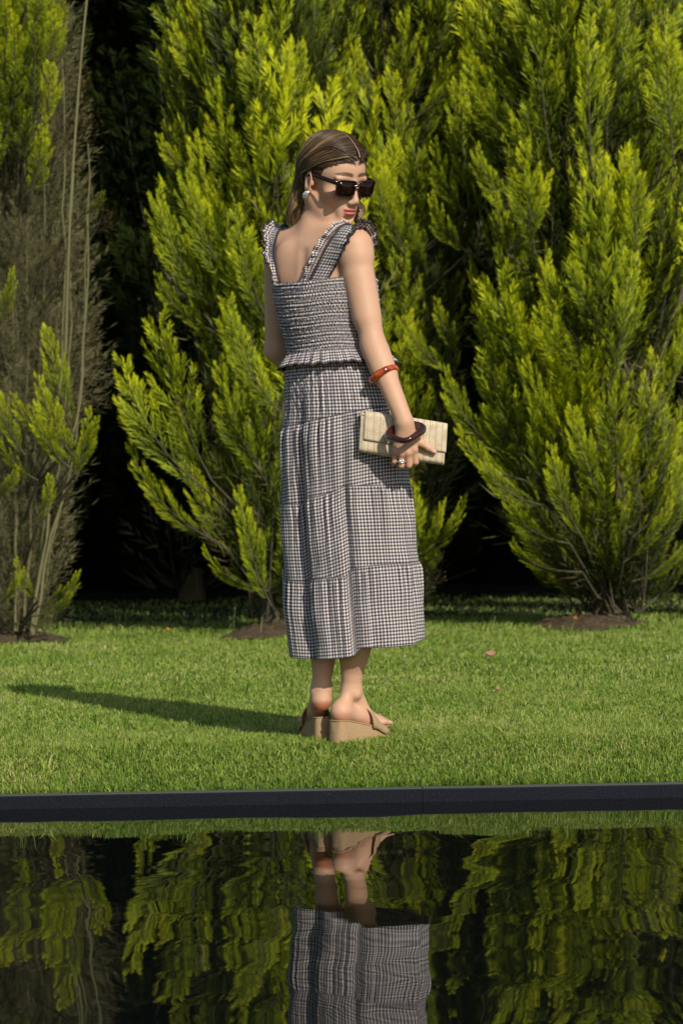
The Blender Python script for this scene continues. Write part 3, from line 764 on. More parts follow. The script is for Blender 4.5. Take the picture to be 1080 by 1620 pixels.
# ---- right arm (nearer the camera)
ER, WR = P(590, 546, -.150), P(639, 666, -.236)
body.cone(SR, P(563, 402, -.122), .047, .045, k=.03)
body.cone(SR, ER, .0435, .034, k=.03)
body.cone(P(566, 440, -.125), P(578, 500, -.138), .041, .037, k=.02)
body.cone(ER, WR, .0355, .0245, k=.015)
body.cone(P(596, 560, -.158), P(608, 592, -.180), .0365, .034, k=.015)
# ---- left arm, its hand in front of the waist
EL, WL = P(437, 553, .165), P(492, 618, .235)
body.cone(SL, EL, .044, .033, k=.03)
body.cone(EL, WL, .035, .025, k=.015)
HL = P(518, 630, .235); body.ell((WL + HL) / 2, (.045, .018, .030), np.eye(3), k=.015)
for i in range(4):
    a = HL + np.array([0.0, 0, .024 - .016 * i]); b = a + np.array([.035, -.012, -.004]); c = b + np.array([.02, -.028, -.006])
    body.cone(a, b, .0085, .0078, k=.005); body.cone(b, c, .0078, .0068, k=.004)
body.cone(WL + [.02, -.01, .02], WL + [.055, -.03, .035], .011, .008, k=.008)
# ---- right hand over the clutch
CY = -.176
MC = [P(655, 712, -.220), P(645, 717, -.224), P(634.5, 718, -.222), P(624.5, 714.5, -.216)]
PP = [P(657, 731, -.212), P(646.5, 736, -.214), P(634.5, 736.5, -.213), P(623.5, 730, -.208)]
for i, (m, p) in enumerate(zip(MC, PP)):
    r = [.0102, .0104, .0100, .0090][i]
    body.cone(WR + (m - WR) * .12, m, .0165, r + .0008, k=.014)
for i, (m, p) in enumerate(zip(MC, PP)):
    r = [.0093, .0095, .0091, .0082][i]
    body.cone(m, p, r, r * .93, k=.0045)
    q = p + np.array([-.002, .026, -.004]); body.cone(p, q, r * .93, r * .85, k=.003)
    body.cone(q, q + np.array([0, .018, .006]), r * .85, r * .72, k=.003)
body.cone(WR, P(653, 694, -.218), .019, .015, k=.014)
body.cone(P(652, 690, -.214), P(666, 701, -.212), .0135, .0105, k=.010)
body.cone(P(666, 701, -.212), P(677, 708.5, -.2095), .0100, .0086, k=.006)
body.cone(P(677, 708.5, -.2095), P(687, 715, -.207), .0084, .0066, k=.004)
for m in MC: body.ell(m + np.array([0, -.006, .002]), (.006, .006, .006), k=.008)
# ---- legs
HIPL, HIPR = P(500, 668, .06), P(548, 668, -.03)
KL, KR = P(516, 888, .05), P(556, 888, -.02)
AL, AR = P(508.5, 1086, .045), P(555, 1092, .0)
body.cone(HIPL, KL, .088, .053, k=.05); body.cone(HIPR, KR, .088, .053, k=.05)
body.cone(KL, P(514, 985, .055), .052, .050, k=.03); body.cone(KR, P(561, 1000, -.018), .052, .047, k=.03)
body.cone(P(514, 985, .055), AL, .050, .0250, k=.02); body.cone(P(561, 1000, -.018), AR, .050, .0255, k=.02)
body.ell(P(515, 985, .04), (.048, .05, .09), k=.03); body.ell(P(561, 1005, -.03), (.045, .05, .09), k=.03)
def foot(ank, heel, az, lift, mal):
    r, f, u = frame_az(az); g = np.array([heel[0], heel[1], 0])
    B = g + f * .142; B[2] = GZ + .052; T = g + f * .172; T[2] = GZ + .044
    M = np.array([r, f, u])
    body.ell(heel, (.0245, .028, .030), M, k=.02)
    body.cone(ank - f * .008, heel + f * .004 + u * .012, .0200, .0165, k=.018)
    body.cone(ank + f * .008, B - f * .03 + u * .004, .0240, .019, k=.02)
    body.cone(heel, B, .024, .018, k=.025)
    body.ell(B + f * .0, (.040, .032, .016), M, k=.02)
    for i, (o, l, rr) in enumerate(((-.028, .052, .0125), (-.009, .050, .0092), (.006, .044, .0088), (.019, .037, .0082), (.031, .029, .0078))):
        s = 1 if az > 20 else -1                       # big toe is on the inner side of either foot
        a = B + r * o * s; b = B + r * (o * 1.02 * s) + f * l * 1.02 + u * (-.004)
        body.cone(a, b, rr, rr * .85, k=.004)
    if mal:
        body.ell(ank + r * .021 * (1 if az > 20 else -1) - u * .012, (.009, .010, .010), k=.015)
        body.ell(ank - r * .021 * (1 if az > 20 else -1) - u * .004, (.009, .010, .010), k=.015)
    return B, f, r
HEL, HER = P(508, 1108, .045), P(539.5, 1126, -.035)
FL = foot(AL, HEL, -12, 0, True); FR = foot(AR, HER, 44, 0, True)
n_body = len(body.p)
# ---- head
def he(c, r, k=.02, sub=False, M=None): body.ell(H(*c), np.array(r) * HS, MH if M is None else M @ MH, k=k, sub=sub)
def hc(a, b, ra, rb, k=.015, sub=False): body.cone(H(*a), H(*b), ra * HS, rb * HS, k=k, sub=sub)
he((0, -.014, .036), (.074, .094, .080), .02)
he((0, .030, .030), (.064, .060, .058), .03)
he((0, .030, -.038), (.051, .060, .068), .03)
for s in (-1, 1):
    hc((s * .048, .0, -.050), (s * .016, .068, -.102), .0138, .0125, .02)
    he((s * .041, .056, -.030), (.022, .020, .018), .022)
    he((s * .0095, .101, -.0425), (.0075, .0085, .0065), .006)
    he((s * .033, .078, .018), (.020, .008, .006), .015)
he((0, .078, -.103), (.018, .014, .014), .016)
he((0, .080, -.070), (.030, .016, .030), .02)
for s in (-1, 1): he((s * .032, .096, .0), (.017, .012, .012), .012, sub=True)
for s in (-1, 1): he((s * .0315, .077, .0), (.0135, .0125, .0125), .004)
hc((0, .088, .010), (0, .107, -.036), .0065, .0088, .010)
hc((0, .107, -.036), (0, .101, -.045), .0075, .005, .006)
he((0, .0935, -.0625), (.0215, .0095, .0058), .004)
he((0, .0925, -.0725), (.0175, .0105, .0068), .004)
he((0, .104, -.0672), (.026, .010, .0011), .0025, sub=True)
he((0, .092, -.086), (.018, .008, .006), .008, sub=True)
for s in (-1, 1):
    er = frame_az(-s * 0); Me = np.array([[cos(.35), -s * sin(.35), 0], [s * sin(.35), cos(.35), 0], [0, 0, 1]])
    he((s * .0755, -.006, -.010), (.0075, .0185, .030), .008, M=Me)
    he((s * .0815, -.002, -.008), (.006, .0105, .018), .005, sub=True, M=Me)
    he((s * .0735, .000, -.033), (.006, .009, .010), .006)
    he((s * .075, .012, -.012), (.004, .004, .008), .004)
hc((0, -.030, -.050), (0, -.012, -.10), .046, .040, .02)
body.cone(H(0, -.02, -.06), NB, .043, .045, k=.02)
# sternomastoid, seen as a cord from behind the ear to the shoulder
body.cone(H(.055, -.02, -.055), P(540, 372, -.02), .012, .016, k=.03)

lo = np.array([-.27, -.30, GZ]); hi = np.array([.32, .40, 1.92])
t_ = __import__('time').time()
BV, BF = body.mesh(lo, hi, .0023)
print('body', len(BV), __import__('time').time() - t_)

def tints(V):
    c = np.tile(np.array([0.60, 0.375, 0.245]), (len(V), 1))
    L = ((V - HC) @ MH.T) / HS
    def blob(mask, col, a):
        a = (a * mask)[:, None]; c[:] = c * (1 - a) + np.array(col) * a
    def g(P0, r, M=None):
        q = (L - np.array(P0)) / np.array(r); return np.exp(-(q ** 2).sum(1))
    near = np.abs(L).max(1) < .2
    lip = np.clip(1.6 * np.exp(-((L[:, 0] / .021) ** 6 + ((L[:, 2] + .0675) / .0095) ** 6 + ((L[:, 1] - .100) / .016) ** 8)), 0, 1) * near
    blob(lip, (.46, .115, .105), .9)
    for s in (-1, 1):
        arch = .0275 + .0035 * np.cos((np.abs(L[:, 0]) - .030) * 60); x = (s * L[:, 0] - .031) / .021
        th = .0046 * (1 - .45 * np.clip(x, 0, 1))
        br = np.clip(2.2 * np.exp(-(x ** 6 + ((L[:, 2] - arch) / th) ** 4)), 0, 1) * (L[:, 1] > .05) * near
        blob(br, (.07, .04, .028), .9)
        blob(g((s * .045, .06, -.03), (.022, .03, .018)) * near, (.56, .22, .15), .35)
        blob(g((s * .078, 0, -.01), (.02, .03, .04)) * near, (.58, .25, .17), .3)
    for m in MC + PP: blob(np.exp(-(((V - m) / .011) ** 2).sum(1)), (.50, .21, .14), .4)
    blob(np.exp(-(((V - ER) / .035) ** 2).sum(1)), (.50, .25, .17), .35)
    for h, s in ((HEL, 1.0), (HER, .55)):
        q = V - h; m = np.clip((.004 - q[:, 2]) / .012, 0, 1) * np.exp(-((q[:, 0] / .032) ** 4 + (q[:, 1] / .040) ** 4 + (q[:, 2] / .045) ** 4)); blob(m, (.45, .13, .055), 1.0 * s)
    low = np.clip((GZ + .12 - V[:, 2]) / .1, 0, 1); blob(low, (.62, .34, .26), .35)
    return c
person = empty('person', (0.0, 0.0, GZ))
tag(person, 'woman in a brown and cream gingham dress looking back over her shoulder in dark sunglasses', 'person')
mesh_obj('body', BV, BF, M_skin, person, attrs={'tint': tints(BV)})

def surf(px, py, off=0.0, y0=-.45, sd=None):
    """first point of the body met at pixel (px,py), moved off metres outward"""
    Y = np.linspace(y0, .35, 420); X = np.array([P(px, py, y) for y in Y]); d = (sd or body)(X); i = np.argmax(d < off)
    if d[i] >= off: return None
    return X[i]

def push_out(V, off, sd=None):
    sd = sd or body; V = np.array(V, float); sh = V.shape; q = V.reshape(-1, 3).copy(); E = np.eye(3) * .002
    for _ in range(3):
        d = sd(q); m = d < off
        if not m.any(): break
        x = q[m]; g = np.stack([sd(x + E[i]) - sd(x - E[i]) for i in range(3)], -1); g /= np.linalg.norm(g, axis=1)[:, None] + 1e-9
        q[m] = x + g * (off - d[m])[:, None]
    return q.reshape(sh)
# ------------------------------------------------------------------ dress
def loft_rows(rows):
    """rows of (py, pxL, pxR, ratio) -> interpolators of centre x, lateral half axis at a height z"""
    r = np.array(rows, float); k = FPX / 7.0
    z = np.array([P(540, y, 0)[2] for y in r[:, 0]])
    xl = np.array([P(l, y, 0)[0] for y, l in r[:, :2]]); xr = np.array([P(rr, y, 0)[0] for y, rr in r[:, [0, 2]]])
    o = np.argsort(z); return z[o], ((xl + xr) / 2)[o], ((xr - xl) / 2)[o], r[o, 3]
def smooth_interp(z, zs, v):
    zz = np.asarray(z); acc = 0
    for d in (-.012, -.006, 0, .006, .012): acc = acc + np.interp(zz + d, zs, v)
    return acc / 5
class Loft:
    def __init__(s, rows, az=TH, y0=0.0): s.z, s.c, s.h, s.q = loft_rows(rows); s.az = az; s.y0 = y0
    def pt(s, phi, z, rad=0.0, exp=2.0):
        """phi measured in plan from picture-right, going round through the camera side (phi=-pi/2)"""
        y0 = s.y0 if not callable(s.y0) else s.y0(np.asarray(z, float)); c = smooth_interp(z, s.z, s.c); h = smooth_interp(z, s.z, s.h); q = smooth_interp(z, s.z, s.q)
        th = R_(s.az); a = h / np.sqrt(cos(th) ** 2 + (q * sin(th)) ** 2); b = a * q
        t = phi + th                                  # angle inside the torso frame
        den = np.sqrt((np.cos(t) / a) ** 2 + (np.sin(t) / b) ** 2); r = 1 / den + rad
        return np.stack([c + r * np.cos(phi), y0 + r * np.sin(phi), z + 0 * r], -1)

TORSO = Loft([(380, 434, 594, .74), (446, 431, 594, .76), (480, 436, 598, .80), (510, 444, 598, .84), (535, 452, 600, .84), (556, 456, 606, .84), (580, 453, 618, .84), (620, 450, 632, .84)], y0=.002)
SKIRT = Loft([(540, 457, 603, .86), (560, 454, 610, .86), (600, 451, 627, .88), (650, 449, 640, .86), (700, 446, 645, .84), (760, 446, 646, .80), (800, 446, 648, .77), (850, 447.5, 655, .75), (900, 449, 661, .73),
               (950, 451, 664, .72), (1000, 455, 668, .72), (1045, 458, 671, .72)], y0=lambda z: .01 + .045 * np.clip((P(540, 620, 0)[2] - z) / .6, 0, 1))
def arclen_u(V, n):
    d = np.linalg.norm(np.diff(np.concatenate([V, V[:, :1]], 1), axis=1), axis=2)
    return np.concatenate([np.zeros((len(V), 1)), np.cumsum(d, 1)], 1)
def wrap_cols(V):   # repeat the first column so that the UV seam is clean
    return np.concatenate([V, V[:, :1]], 1)

# bodice: smocked tube
def bodice():
    n, m = 150, 720; phi = np.linspace(0, 2 * pi, m, endpoint=False)[None]
    topz = P(490, 447, 0)[2]; botz = P(520, 566, 0)[2]
    t = np.linspace(0, 1, n)[:, None]
    # back edge dips a little at the spine and rises under the arm
    top = topz + .006 * np.cos(phi * 2 + 1.2) + .012 * np.clip(np.sin(phi), 0, 1)
    z = top * (1 - t) + (botz + .004 * np.sin(3 * phi)) * t
    rows = 17.0; rr = np.random.default_rng(4)
    puck = 0
    for _ in range(9):
        f = rr.integers(60, 140); row = rr.uniform(0, 2 * pi); puck = puck + np.sin(f * phi + row + 1.5 * np.sin(t * rows * pi * rr.uniform(.6, 1.6) + row)) / 9
    ridge = np.abs(np.sin(pi * rows * t + .35 * np.sin(phi * 7)))
    rad = .0030 * ridge ** .7 + .0034 * puck * (0.4 + ridge) + .0012 * rr.normal(size=(n, m)) * 0
    V = TORSO.pt(phi + 0 * t, z, rad + .001)
    Vw = wrap_cols(V); u = arclen_u(V, n)[n // 2][None] * 1.75 + 0 * t
    vv = t * .235 + 0 * phi; vv = np.concatenate([vv, vv[:, :1]], 1)
    pk = np.concatenate([puck + 0 * t, (puck + 0 * t)[:, :1]], 1)
    seam = np.concatenate([(ridge < .22) * .75 + 0 * phi, ((ridge < .22) * .75 + 0 * phi)[:, :1]], 1)
    uv = np.stack([u + .0035 * pk, vv + .003 * pk], -1).reshape(-1, 2)
    top_lip = None
    return mesh_obj('bodice', Vw.reshape(-1, 3), grid_faces(n, m + 1), M_ging, dress, uv=uv, attrs={'seam': seam.ravel()})

dress = empty('dress', (0.0, 0.0, GZ)); dress.parent = person; dress.matrix_parent_inverse = person.matrix_basis.inverted()
bodice()

def ruffle_ring():
    n, m = 26, 900; phi = np.linspace(0, 2 * pi, m, endpoint=False)[None]; t = np.linspace(0, 1, n)[:, None]
    z0 = P(520, 557, 0)[2]; z1 = P(520, 578, 0)[2]; rr = np.random.default_rng(9)
    wob = .35 * np.sin(2 * phi + .8) + .3 * np.sin(5 * phi + 2)
    fine = sum(np.sin(f * phi + rr.uniform(0, 6)) * a for f, a in ((23, .55), (31, .5), (38, .35), (47, .25)))
    z = z0 + (z1 - z0 + .004 * wob - .003 * fine) * t + .005 * np.cos(phi)
    V = TORSO.pt(phi + 0 * t, z, .004 + t ** .8 * (.017 + .0075 * fine) + .002 * np.sin(70 * phi) * (1 - t) ** 2)
    Vw = wrap_cols(V); u = arclen_u(V, n)[-1][None] * 1.0 + 0 * t; vv = t * (.045) + 0 * u
    o = mesh_obj('peplum', Vw.reshape(-1, 3), grid_faces(n, m + 1), M_ging, dress, uv=np.stack([u, vv], -1).reshape(-1, 2), attrs={'seam': np.zeros(n * (m + 1))})
    E = V[-1]; TV, TF = tube(E, .0030 + .0006 * np.sin(60 * phi[0]), 6, closed=True); mesh_obj('piping', TV, TF, M_trim, o)
ruffle_ring()

def skirt():
    m = 1100; phi = np.linspace(0, 2 * pi, m, endpoint=False)
    # picture x of each direction, used to give the folds and seams the photo's places
    def px_of(z):
        q = SKIRT.pt(phi, np.full(m, z)); D = q[:, 1] + 7; return 540 + FPX * q[:, 0] / D + (810 - (810 + FPX * (CAM_Z - z) / D)) * 0 + (FPX * (CAM_Z - z) / D) * sin(ROLL)
    near = np.sin(phi) < 0.15
    xm = px_of(P(540, 900, 0)[2])
    def seam_y(pts, far):
        x, y = zip(*pts); return np.where(near, np.interp(xm, x, y), far)
    ys = [np.full(m, 556.0),
          seam_y([(446, 677), (480, 671), (520, 664), (560, 656), (600, 650), (645, 646)], 655.),
          seam_y([(446, 796), (480, 796), (486, 790), (515, 785), (543, 775), (553, 770), (650, 769)], 775.),
          seam_y([(446, 915), (481, 918), (488, 916), (548, 910), (556, 897), (600, 893), (662, 890)], 895.),
          seam_y([(446, 1039), (484, 1040), (492, 1040), (530, 1038), (553, 1033), (563, 1021), (600, 1021), (647, 1018), (655, 1013), (676, 1010)], 1012.)]
    def sm(a, k=7):
        ker = np.ones(k) / k; return np.convolve(np.concatenate([a[-k:], a, a[:k]]), ker, 'same')[k:-k]
    ys = [sm(y, 9) for y in ys]
    Zs = [CAM_Z - (y - 810) * 7.0 / FPX + (0) for y in ys]
    rr = np.random.default_rng(15)
    def waves(fs, amp): 
        return sum(np.sin(f * phi + rr.uniform(0, 2 * pi)) for f in fs) / len(fs) ** .5 * amp
    def valley(x0, wd): return -np.exp(-((xm - x0) / wd) ** 2) * near
    def ridge(x0, wd): return np.exp(-((xm - x0) / wd) ** 2) * near
    big = .020 * valley(486, 7) + .018 * valley(552, 6) + .010 * ridge(465, 9) + .011 * ridge(512, 18) + .010 * ridge(572, 9) + .006 * valley(651, 5) + .007 * ridge(640, 7)
    big_far = waves((7, 11, 13), .008) * (~near)
    big = sm(big + big_far, 15)
    low = waves((6, 9, 11), .0035)
    Vs, U, VV, SE = [], [], [], []; vacc = 0
    gath = [waves((34, 45, 53, 61), .0020), waves((31, 40, 52, 63), .0062), waves((29, 41, 50, 66), .0050), waves((28, 39, 55, 67), .0050)]
    nrow = [48, 54, 54, 54]
    for k in range(4):
        n = nrow[k]; t = np.linspace(0, 1, n)[:, None]
        z = Zs[k][None] * (1 - t) + Zs[k + 1][None] * t
        g = np.clip(((P(540, 600, 0)[2] - z) / .25), 0, 1)           # big folds start below the hip
        gg = gath[k][None] * np.exp(-t * 1.9) * np.clip(t * 14, .25, 1) + .35 * gath[(k + 1) % 4][None] * np.clip(t, 0, 1) * (.5 if k else 1.0) * np.clip((1 - t) * 6, .3, 1)
        puff = .0035 * np.sin(pi * np.clip(t * 1.2, 0, 1)) if k else 0 * t
        step = .0022 * k
        rad = step + puff + g * (big[None] * (.5 + .5 * np.clip((P(540, 640, 0)[2] - z) / .45, 0, 1)) + low[None] * 1.0) + gg
        if k == 0:     # slanting drag folds over the hip
            rad = rad + .0022 * np.sin(26 * phi[None] + 34 * t) * t * (1 - t) * 4
        cr = 0
        for (fa, fz, am) in ((3, 31, .0016), (5, -22, .0016), (9, 14, .0014), (13, -27, .0012), (17, 19, .0010), (4, 55, .0010), (21, -40, .0007)):
            cr = cr + am * np.sin(fa * phi[None] + fz * z + fa * 1.7) * np.sin(2.3 * phi[None] - 5 * z + fz)
        rad = rad + cr * (1 if k else .6)
        V = SKIRT.pt(phi[None] + 0 * t, z, rad); Vw = wrap_cols(V)
        ln = np.linalg.norm(np.diff(V, axis=0), axis=2).mean(1); v = np.concatenate([[0], np.cumsum(ln)])
        # fabric runs straight down: u from the middle row's length
        a = arclen_u(V, n); u = a[n // 2][None] + 0 * t
        hgt = (Zs[k] - Zs[k + 1]); hgt = np.concatenate([hgt, hgt[:1]])[None]
        Vs.append(Vw); U.append(u); VV.append(vacc + t * hgt); vacc += .213
        s = np.zeros((n, m + 1)); s[:1] = 1 if k else 0; s[-1:] = 1 if k < 3 else .6; SE.append(s)
    A = Acc()
    for V, u, v, s in zip(Vs, U, VV, SE):
        A.add(V.reshape(-1, 3), grid_faces(V.shape[0], V.shape[1]), uv=np.stack([u, v], -1).reshape(-1, 2), seam=s.ravel())
    # hem turned inside, so that the cloth has an edge
    V = Vs[-1]; last = V[-1]; c = last.mean(0); ins = last + (c - last) * np.array([.012, .012, 0]) + [0, 0, .012]; mid = last + (c - last) * np.array([.006, .006, 0]) - [0, 0, .0015]
    A.add(np.concatenate([last, mid, ins]), grid_faces(3, m + 1), uv=np.stack([np.tile(U[-1][-1], 3), np.repeat([0, .004, .02], m + 1)], -1), seam=np.full(3 * (m + 1), .3))
    A.build('skirt', M_ging, dress)
skirt()

# straps: ribbons laid on the shoulders
def ribbon(name, C, W, N, width, ruf_amp=0, ruf_f=60, parent=None, across=8, fullness=1.0, curl=0.0, seedphase=0.0):
    """C centre line, W unit across directions, N outward normals"""
    n = len(C); s = np.linspace(-.5, .5, across)[None, :, None]; ln = np.concatenate([[0], np.cumsum(np.linalg.norm(np.diff(C, axis=0), axis=1))])
    wdt = np.broadcast_to(np.asarray(width, float), (n,))[:, None, None]
    ph = (ln * ruf_f * 2 * pi + seedphase + 1.2 * np.sin(ln * 70))[:, None, None]
    amp = np.broadcast_to(np.asarray(ruf_amp, float), (n,))[:, None, None]
    side = (s + .5)
    V = C[:, None] + W[:, None] * s * wdt + N[:, None] * (amp * side * np.sin(ph) + curl * side ** 2) + W[:, None] * amp * .4 * side * np.cos(ph * 1.7)
    V = push_out(V, .0022 + .0010 * (1 + np.sin(ph[..., 0] * .6)))if False else push_out(V, .0028)
    uv = np.stack([s[..., 0] * wdt[..., 0] + 0 * ln[:, None], ln[:, None] * fullness + 0 * s[..., 0]], -1)
    o = mesh_obj(name, V.reshape(-1, 3), grid_faces(n, across), M_ging, parent, uv=uv.reshape(-1, 2), attrs={'seam': np.zeros(n * across)})
    return o, V
def piping(V, parent, r=.0026):
    TV, TF = tube(V, r, 6); mesh_obj('piping', TV, TF, M_trim, parent)

def straps():
    # right strap, runs from the back edge up and over the right shoulder
    edge_in = [(484, 452), (489, 438), (495, 425), (502, 411), (510, 397), (519, 382), (529, 369)]
    edge_out = [(511, 452), (519, 440), (527, 428), (534, 415), (541, 401), (548, 387), (556, 372)]
    I = [surf(x, y, .004) for x, y in edge_in]; O = [surf(x, y, .004) for x, y in edge_out]
    I = [p for p in I if p is not None]; O = [p for p in O if p is not None]
    m = min(len(I), len(O)); I, O = I[:m], O[:m]
    top = [(np.array([.020, .030, .020]), np.array([.014, .020, .016])), (np.array([.020, .045, .002]), np.array([.026, .040, -.004])), (np.array([.015, .04, -.05]), np.array([.016, .03, -.045]))]
    a, b = I[-1], O[-1]
    for da, db in top: a = a + da; b = b + db; I.append(a); O.append(b)
    I = catmull(I, 160); O = catmull(O, 160); C = (I + O) / 2; W = O - I; wd = np.linalg.norm(W, axis=1); W /= wd[:, None]
    T = np.gradient(C, axis=0); N = np.cross(T, W); N /= np.linalg.norm(N, axis=1)[:, None]
    if N[10] @ np.array([0, -1, 0]) < 0: N = -N
    C = C + N * .0015
    st, V = ribbon('strap', C, W, N, wd, .0012, 45, dress, across=14)
    piping(V[:, -1] + N * .002, st, .0034)
    # ruffle standing up along the inner edge
    Wi = -W * .55 + N * .75; Wi /= np.linalg.norm(Wi, axis=1)[:, None]; t = np.linspace(0, 1, 160)
    wr = .006 + .016 * np.sin(pi * np.clip(t * .85 + .1, 0, 1)); Nr = np.cross(T, Wi); Nr /= np.linalg.norm(Nr, axis=1)[:, None]
    rf, RV = ribbon('ruffle', I - W * .002 + Wi * wr[:, None] * .5 + N * .003, Wi, Nr, wr, .0050, 34, st, across=8, fullness=1.5)
    piping(V[:, 2] + N * .003, st, .0034)
    # outer ruffle over the top of the shoulder
    k = slice(88, 160); To = T[k]; Wo = W[k] * .75 + N[k] * .55 + np.array([0, 0, .25]); Wo /= np.linalg.norm(Wo, axis=1)[:, None]; No = np.cross(To, Wo); No /= np.linalg.norm(No, axis=1)[:, None]
    tt = np.linspace(0, 1, 72); wo = .010 + .026 * np.sin(pi * np.clip(tt * .8 + .12, 0, 1))
    rf2, RV2 = ribbon('ruffle', O[k] + Wo * wo[:, None] * .5 + N[k] * .003, Wo, No, wo, .0065, 38, st, across=8, fullness=1.5, seedphase=1.0)
    piping(RV2[:, -1], rf2, .0024)
    # left strap, seen almost edge on
    Lp = [P(434, 452, -.045), P(430.5, 435, -.030), P(427.5, 415, .005), P(427, 395, .045), P(429, 376, .075), P(434, 362, .105), P(440, 356, .13), P(446, 362, .165), P(450, 380, .20)]
    L2 = [surf(441, 452, .004), surf(439, 435, .004), surf(436, 415, .004), surf(434.5, 395, .004), surf(437, 376, .004), surf(443, 363, .004), P(450, 355, .11), P(456, 362, .15), P(458, 380, .19)]
    ok = [i for i in range(9) if L2[i] is not None]; A_ = catmull([Lp[i] for i in ok], 150); B_ = catmull([L2[i] for i in ok], 150)
    C = (A_ + B_) / 2; W = A_ - B_; wd = np.linalg.norm(W, axis=1); W /= wd[:, None]; T = np.gradient(C, axis=0); N = np.cross(W, T); N /= np.linalg.norm(N, axis=1)[:, None]
    st, V = ribbon('strap', C, W, N, wd, .001, 45, dress, across=10)
    piping(B_ + np.array([-.0, -.003, .0]), st, .0034)
    sl = slice(30, 150); Wo = np.tile(nrm([-.85, -.25, .35]), (120, 1)); To = T[sl]; No = np.cross(To, Wo); No /= np.linalg.norm(No, axis=1)[:, None]
    tt = np.linspace(0, 1, 120); wo = .006 + .022 * np.sin(pi * np.clip(tt * .9 + .05, 0, 1)) * (1 + .25 * np.sin(tt * 17))
    rf, RV = ribbon('ruffle', A_[sl] + Wo * wo[:, None] * .5, Wo, No, wo, .008, 33, st, across=8, fullness=1.5)
    piping(RV[:, -1], rf, .0022)
straps()
# ------------------------------------------------------------------ sandals
def sandal(heel, F_, az, topz):
    B, f, r = F_; root = empty('sandal', (heel[0], heel[1], GZ)); root.parent = person; root.matrix_parent_inverse = person.matrix_basis.inverted()
    g = np.array([heel[0], heel[1], 0]); s = 1 if az > 20 else -1
    n = 26; t = np.linspace(0, 1, n); L = .226; y = -.036 + L * t
    top = np.interp(t, [0, .22, .55, .72, 1], [topz, topz - .003, GZ + .046, GZ + .026, GZ + .026]); top = smooth_interp(t, t, top)
    bot = np.interp(t, [0, .05, .8, 1], [GZ - .004, GZ - .004, GZ - .002, GZ + .010])
    hw = np.interp(t, [0, .03, .1, .3, .62, .8, .93, 1], [.012, .021, .0265, .027, .039, .039, .028, .010]); off = s * -.004 * np.sin(t * pi)
    flare = 1.0 + .10 * (1 - t)
    V = []; m = 16
    for i in range(n):
        c = g + f * y[i] + r * off[i]
        prof = [(-flare[i], 0), (-flare[i] * .99, .3), (-1.0, .9), (-.97, 1), (-.5, 1.0), (0, 1.0), (.5, 1.0), (.97, 1), (1.0, .9), (flare[i] * .99, .3), (flare[i], 0), (0, 0)]
        for a, b in prof:
            p = c + r * a * hw[i]; p[2] = bot[i] + (top[i] - bot[i]) * b
            if i == 0: p = p + f * .006 * b          # heel block slopes in towards the top
            V.append(p)
    V = np.array(V); k = 12; F = grid_faces(n, k, True); caps = [list(range(k))[::-1], list(range((n - 1) * k, n * k))]
    o = mesh_obj('wedge', V, [F, np.array([list(range(k))[::-1]]), np.array([list(range((n - 1) * k, n * k))])], M_suede, root)
    md = o.modifiers.new('bevel', 'BEVEL'); md.width = .002; md.segments = 2; md.limit_method = 'ANGLE'; md.angle_limit = R_(50)
    # insole rim line
    E = np.array([V[i * k + 3] for i in range(n)] ) ; E2 = np.array([V[i * k + 7] for i in range(n)])
    ring = np.concatenate([E[::-1], E2]); TV, TF = tube(ring + [0, 0, .001], .0022, 6); mesh_obj('insole_rim', TV, TF, M_suede, root)
    # wide strap over the forefoot
    nn = 22; a = np.linspace(0, pi, nn); rows = []
    for q in np.linspace(-.046, .020, 9):
        cc = B - f * .022 + f * q; zb = np.interp((np.dot(cc - g, f) + .036) / L, t, top)
        w_ = .040 - .05 * max(q, 0) ; hgt = .040 - q * .45
        rows.append(np.array([cc + r * (-np.cos(x) * w_) * 1 + f * (-.016 * s * np.cos(x)) + np.array([0, 0, zb - cc[2] - .010 + hgt * np.sin(x) ** .7]) for x in a]))
    S = np.array(rows); o = mesh_obj('strap', S.reshape(-1, 3), grid_faces(9, nn), M_suede, root)
    so_ = o.modifiers.new('solid', 'SOLIDIFY'); so_.thickness = .003; so_.offset = 1
    return root
sandal(HEL, FL, -12, GZ + .070); sandal(HER, FR, 44, GZ + .066)

# ------------------------------------------------------------------ bangles, ring, earrings
def ring_obj(name, c, axis, R, r, m, parent, square=0.0, flat=1.0, rot=0.0, wob=0.0, xs=1.0):
    axis = nrm(axis); u = nrm(np.cross(axis, [0, 0, 1.0])) if abs(axis[2]) < .95 else np.array([1.0, 0, 0]); v = np.cross(axis, u)
    t = np.linspace(0, 2 * pi, 96, endpoint=False); e = 1 + square * (1 / np.maximum(np.abs(np.cos(t + rot)), np.abs(np.sin(t + rot))) - 1.15)
    ker = np.ones(9) / 9; e = np.convolve(np.concatenate([e[-9:], e, e[:9]]), ker, 'same')[9:-9]
    C = c + (u[None] * np.cos(t)[:, None] * xs + v[None] * np.sin(t)[:, None]) * (R * e)[:, None] + axis[None] * (wob * np.sin(2 * t + .6))[:, None]
    V, F = tube(C, r * (1 + .15 * np.sin(t * 2 + 1)), 14, closed=True, refs=np.tile(axis, (96, 1)), flat=flat)
    return mesh_obj(name, V, F, m, parent)
ax = nrm(WR - ER)
ring_obj('amber_bangle', P(606.5, 593, -.182), nrm([.45, -.20, -.87]), .0405, .0062, M_res_o, person, wob=.001, flat=1.6)
ring_obj('dark_bangle', P(641, 683, -.236), nrm([-.17, -.50, .80]), .0450, .0098, M_res_d, person, square=.6, rot=.5, wob=.0, flat=1.05)
fr = MC[2] * .35 + PP[2] * .65; ring_obj('finger_ring', fr, PP[2] - MC[2], .0100, .0016, M_silver, person)
